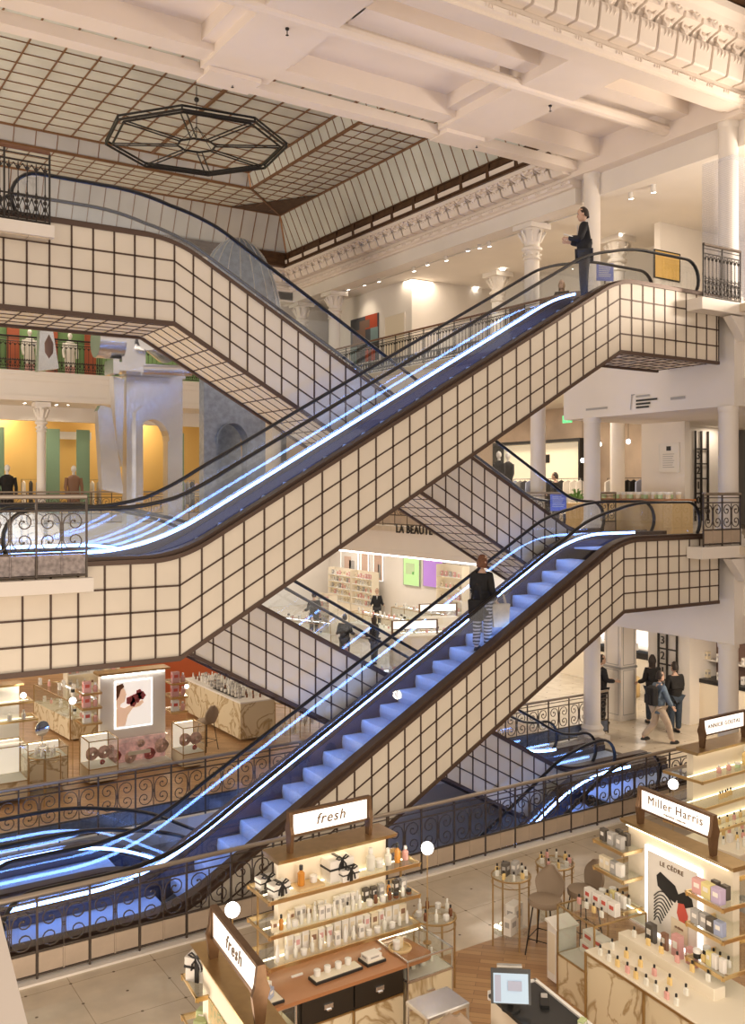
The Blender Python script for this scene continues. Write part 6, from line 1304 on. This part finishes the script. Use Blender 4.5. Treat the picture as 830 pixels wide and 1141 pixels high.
o = MB().lathe([(.28, 0), (.30, .05), (.30, .55), (.26, .6)], n=20).build('brass_drum', 'gold', loc=(at(702, X=22.1).x, at(702, X=22.1).y, 0), smooth=True); tag(o, 'polished brass drum in the lit shop niche', 'drum')
# square panelled pillar
p = gp(691, 800); r = empty('column', (p.x, p.y, 0), 'square white panelled pillar behind the half hidden man', 'column'); m = MB(); m.box(-.3, .3, -.3, .3, 0, T1b); m.build('shaft', 'plaster_white', r)
m = MB()
for z0, z1 in ((.15, 1.35), (1.5, 2.9)):
    for x0, x1 in ((-.22, .22),):
        for (a, b, c, d) in ((x0, x1, z0, z0 + .015), (x0, x1, z1, z1 + .015), (x0, x0 + .015, z0, z1), (x1 - .015, x1, z0, z1)): m.box(a, b, -.308, -.3, c, d); m.box(-.308, -.3, a, b, c, d)
m.box(-.32, .32, -.32, .32, 1.40, 1.46); m.build('panel_moulding', 'card_grey', r)
# shop at the right edge of the ground floor
q = at(818, 745, X=21.5); r = empty('shop_display_wall', (21.5, q.y, 0), 'shop counter with dark shelves at the right edge beyond the column', 'shop display', None, -PI / 2)
m = MB(); m.box(-1.6, 1.6, -.4, .4, 0, 1.1); m.build('base_cabinet', 'lit_panel', r); m = MB(); m.box(-1.62, 1.62, -.42, .42, 1.1, 1.2); m.build('dark_band', 'black', r); m = MB(); m.box(-1.6, 1.6, .3, .35, 1.2, 2.9); m.build('back_panel', 'art_brown', r); m = MB(); m.box(-1.6, 1.6, -.1, .3, 1.65, 1.69); m.build('shelf', 'card_white', r)
for j in range(2): row([('carton', .14, .2, c_, 'card_grey') for c_ in ('card_white', 'card_cream', 'card_white', 'card_pink', 'card_white', 'card_cream', 'card_white')], (21.4, q.y + 1.3), (21.4, q.y - 1.3), 1.2 + j * .49, ['on the counter', 'on the shelf'][j] + ' at the right edge')
# ---------------------------------------------------------------- light
w = bpy.data.worlds.new('world'); S.world = w; w.use_nodes = True
w.node_tree.nodes['Background'].inputs[0].default_value = (1, .84, .69, 1); w.node_tree.nodes['Background'].inputs[1].default_value = .8
def area(loc, size, e, col=(1, .82, .62), rot=(0, 0, 0), sy=None):
    l = bpy.data.lights.new('area_light', 'AREA'); l.energy = e; l.size = size; l.color = col
    if sy: l.shape = 'RECTANGLE'; l.size_y = sy
    o = bpy.data.objects.new('area_light', l); COL.objects.link(o); o.location = loc; o.rotation_euler = rot; return o
def point(loc, e, col=(1, .82, .6), r=.05):
    l = bpy.data.lights.new('point_light', 'POINT'); l.energy = e; l.color = col; l.shadow_soft_size = r
    o = bpy.data.objects.new('point_light', l); COL.objects.link(o); o.location = loc; return o
W_ = (1, .84, .66); N_ = (1, .93, .84)
for y in (20.5, 25.5, 31.0, 37.0, 42.): area((20.4, y, F1 - 1.0), 2.2, 85, N_); area((24.2, y, F1 - 1.0), 2.0, 75, N_)
for y in (20.5, 24.5, 28.5): area((20.8, y, F2 - 1.0), 1.8, 150, W_); area((19.2, y - 2, C3 - .04), 1.2, 55, W_)
for x in (8, 13): area((x, 34.4, F1 - 1.0), 2.2, 120, W_); area((x, 34.3, C3 - .05), 2.0, 80, W_)
area((12, 35.2, F2 - 1.0), 1.3, 70, W_); area((7, 35.2, F2 - 1.0), 1.3, 70, W_)
for y in (13.8,): area((19.4, y, F1 - 2.15), 1.6, 110, W_); area((19.2, y, F2 - 2.15), 1.6, 40, W_); area((20.5, 14.5, C3 - .05), 1.6, 70, W_)
area((22.8, 16.9, F2 - 2.12), .5, 14, W_)
for gx, gy, gz, gr in GLOBES: point((gx, gy, gz), 14, (1, .85, .62), gr + .01)
# added unseen fill lights and uplights, out of frame: behind the camera, below and beside the view
area((4, -3.0, F1 + 1.0), 7, 380, (1, .85, .72), (math.radians(132), 0, math.radians(-20)))
area((-3, 24, F1 + 1), 5, 700, (1, .84, .66), (0, math.radians(-125), 0))
l_ = area((5.0, 3.2, 1.4), 3, 130, (1, .85, .70)); l_.rotation_euler = Vector((.35, .6, .72)).to_track_quat('-Z', 'Y').to_euler()
l_ = area((1.0, 21.5, 2.4), 2.5, 380, (1, .84, .66)); l_.rotation_euler = Vector((.6, .1, .8)).to_track_quat('-Z', 'Y').to_euler()
l_ = area((1.3, 9.3, .4), 1.6, 170, (1, .84, .68)); l_.rotation_euler = Vector((.45, .12, .9)).to_track_quat('-Z', 'Y').to_euler()
l_ = area((19.5, 9.0, 10.7), 1.6, 520, (1, .84, .68)); l_.rotation_euler = Vector((-.75, .28, .55)).to_track_quat('-Z', 'Y').to_euler()  # added unseen uplight beside the view, brightens the passage ceiling
# unseen area lights over the near perfume department (above and in front of the frame)
area((6.5, 5.5, F1 - 1.2), 4, 70, (1, .84, .62), (math.radians(25), 0, 0)); area((11.5, 8.0, F1 - .6), 3, 40, (1, .84, .62), (math.radians(12), 0, 0))
S.view_settings.exposure = .0
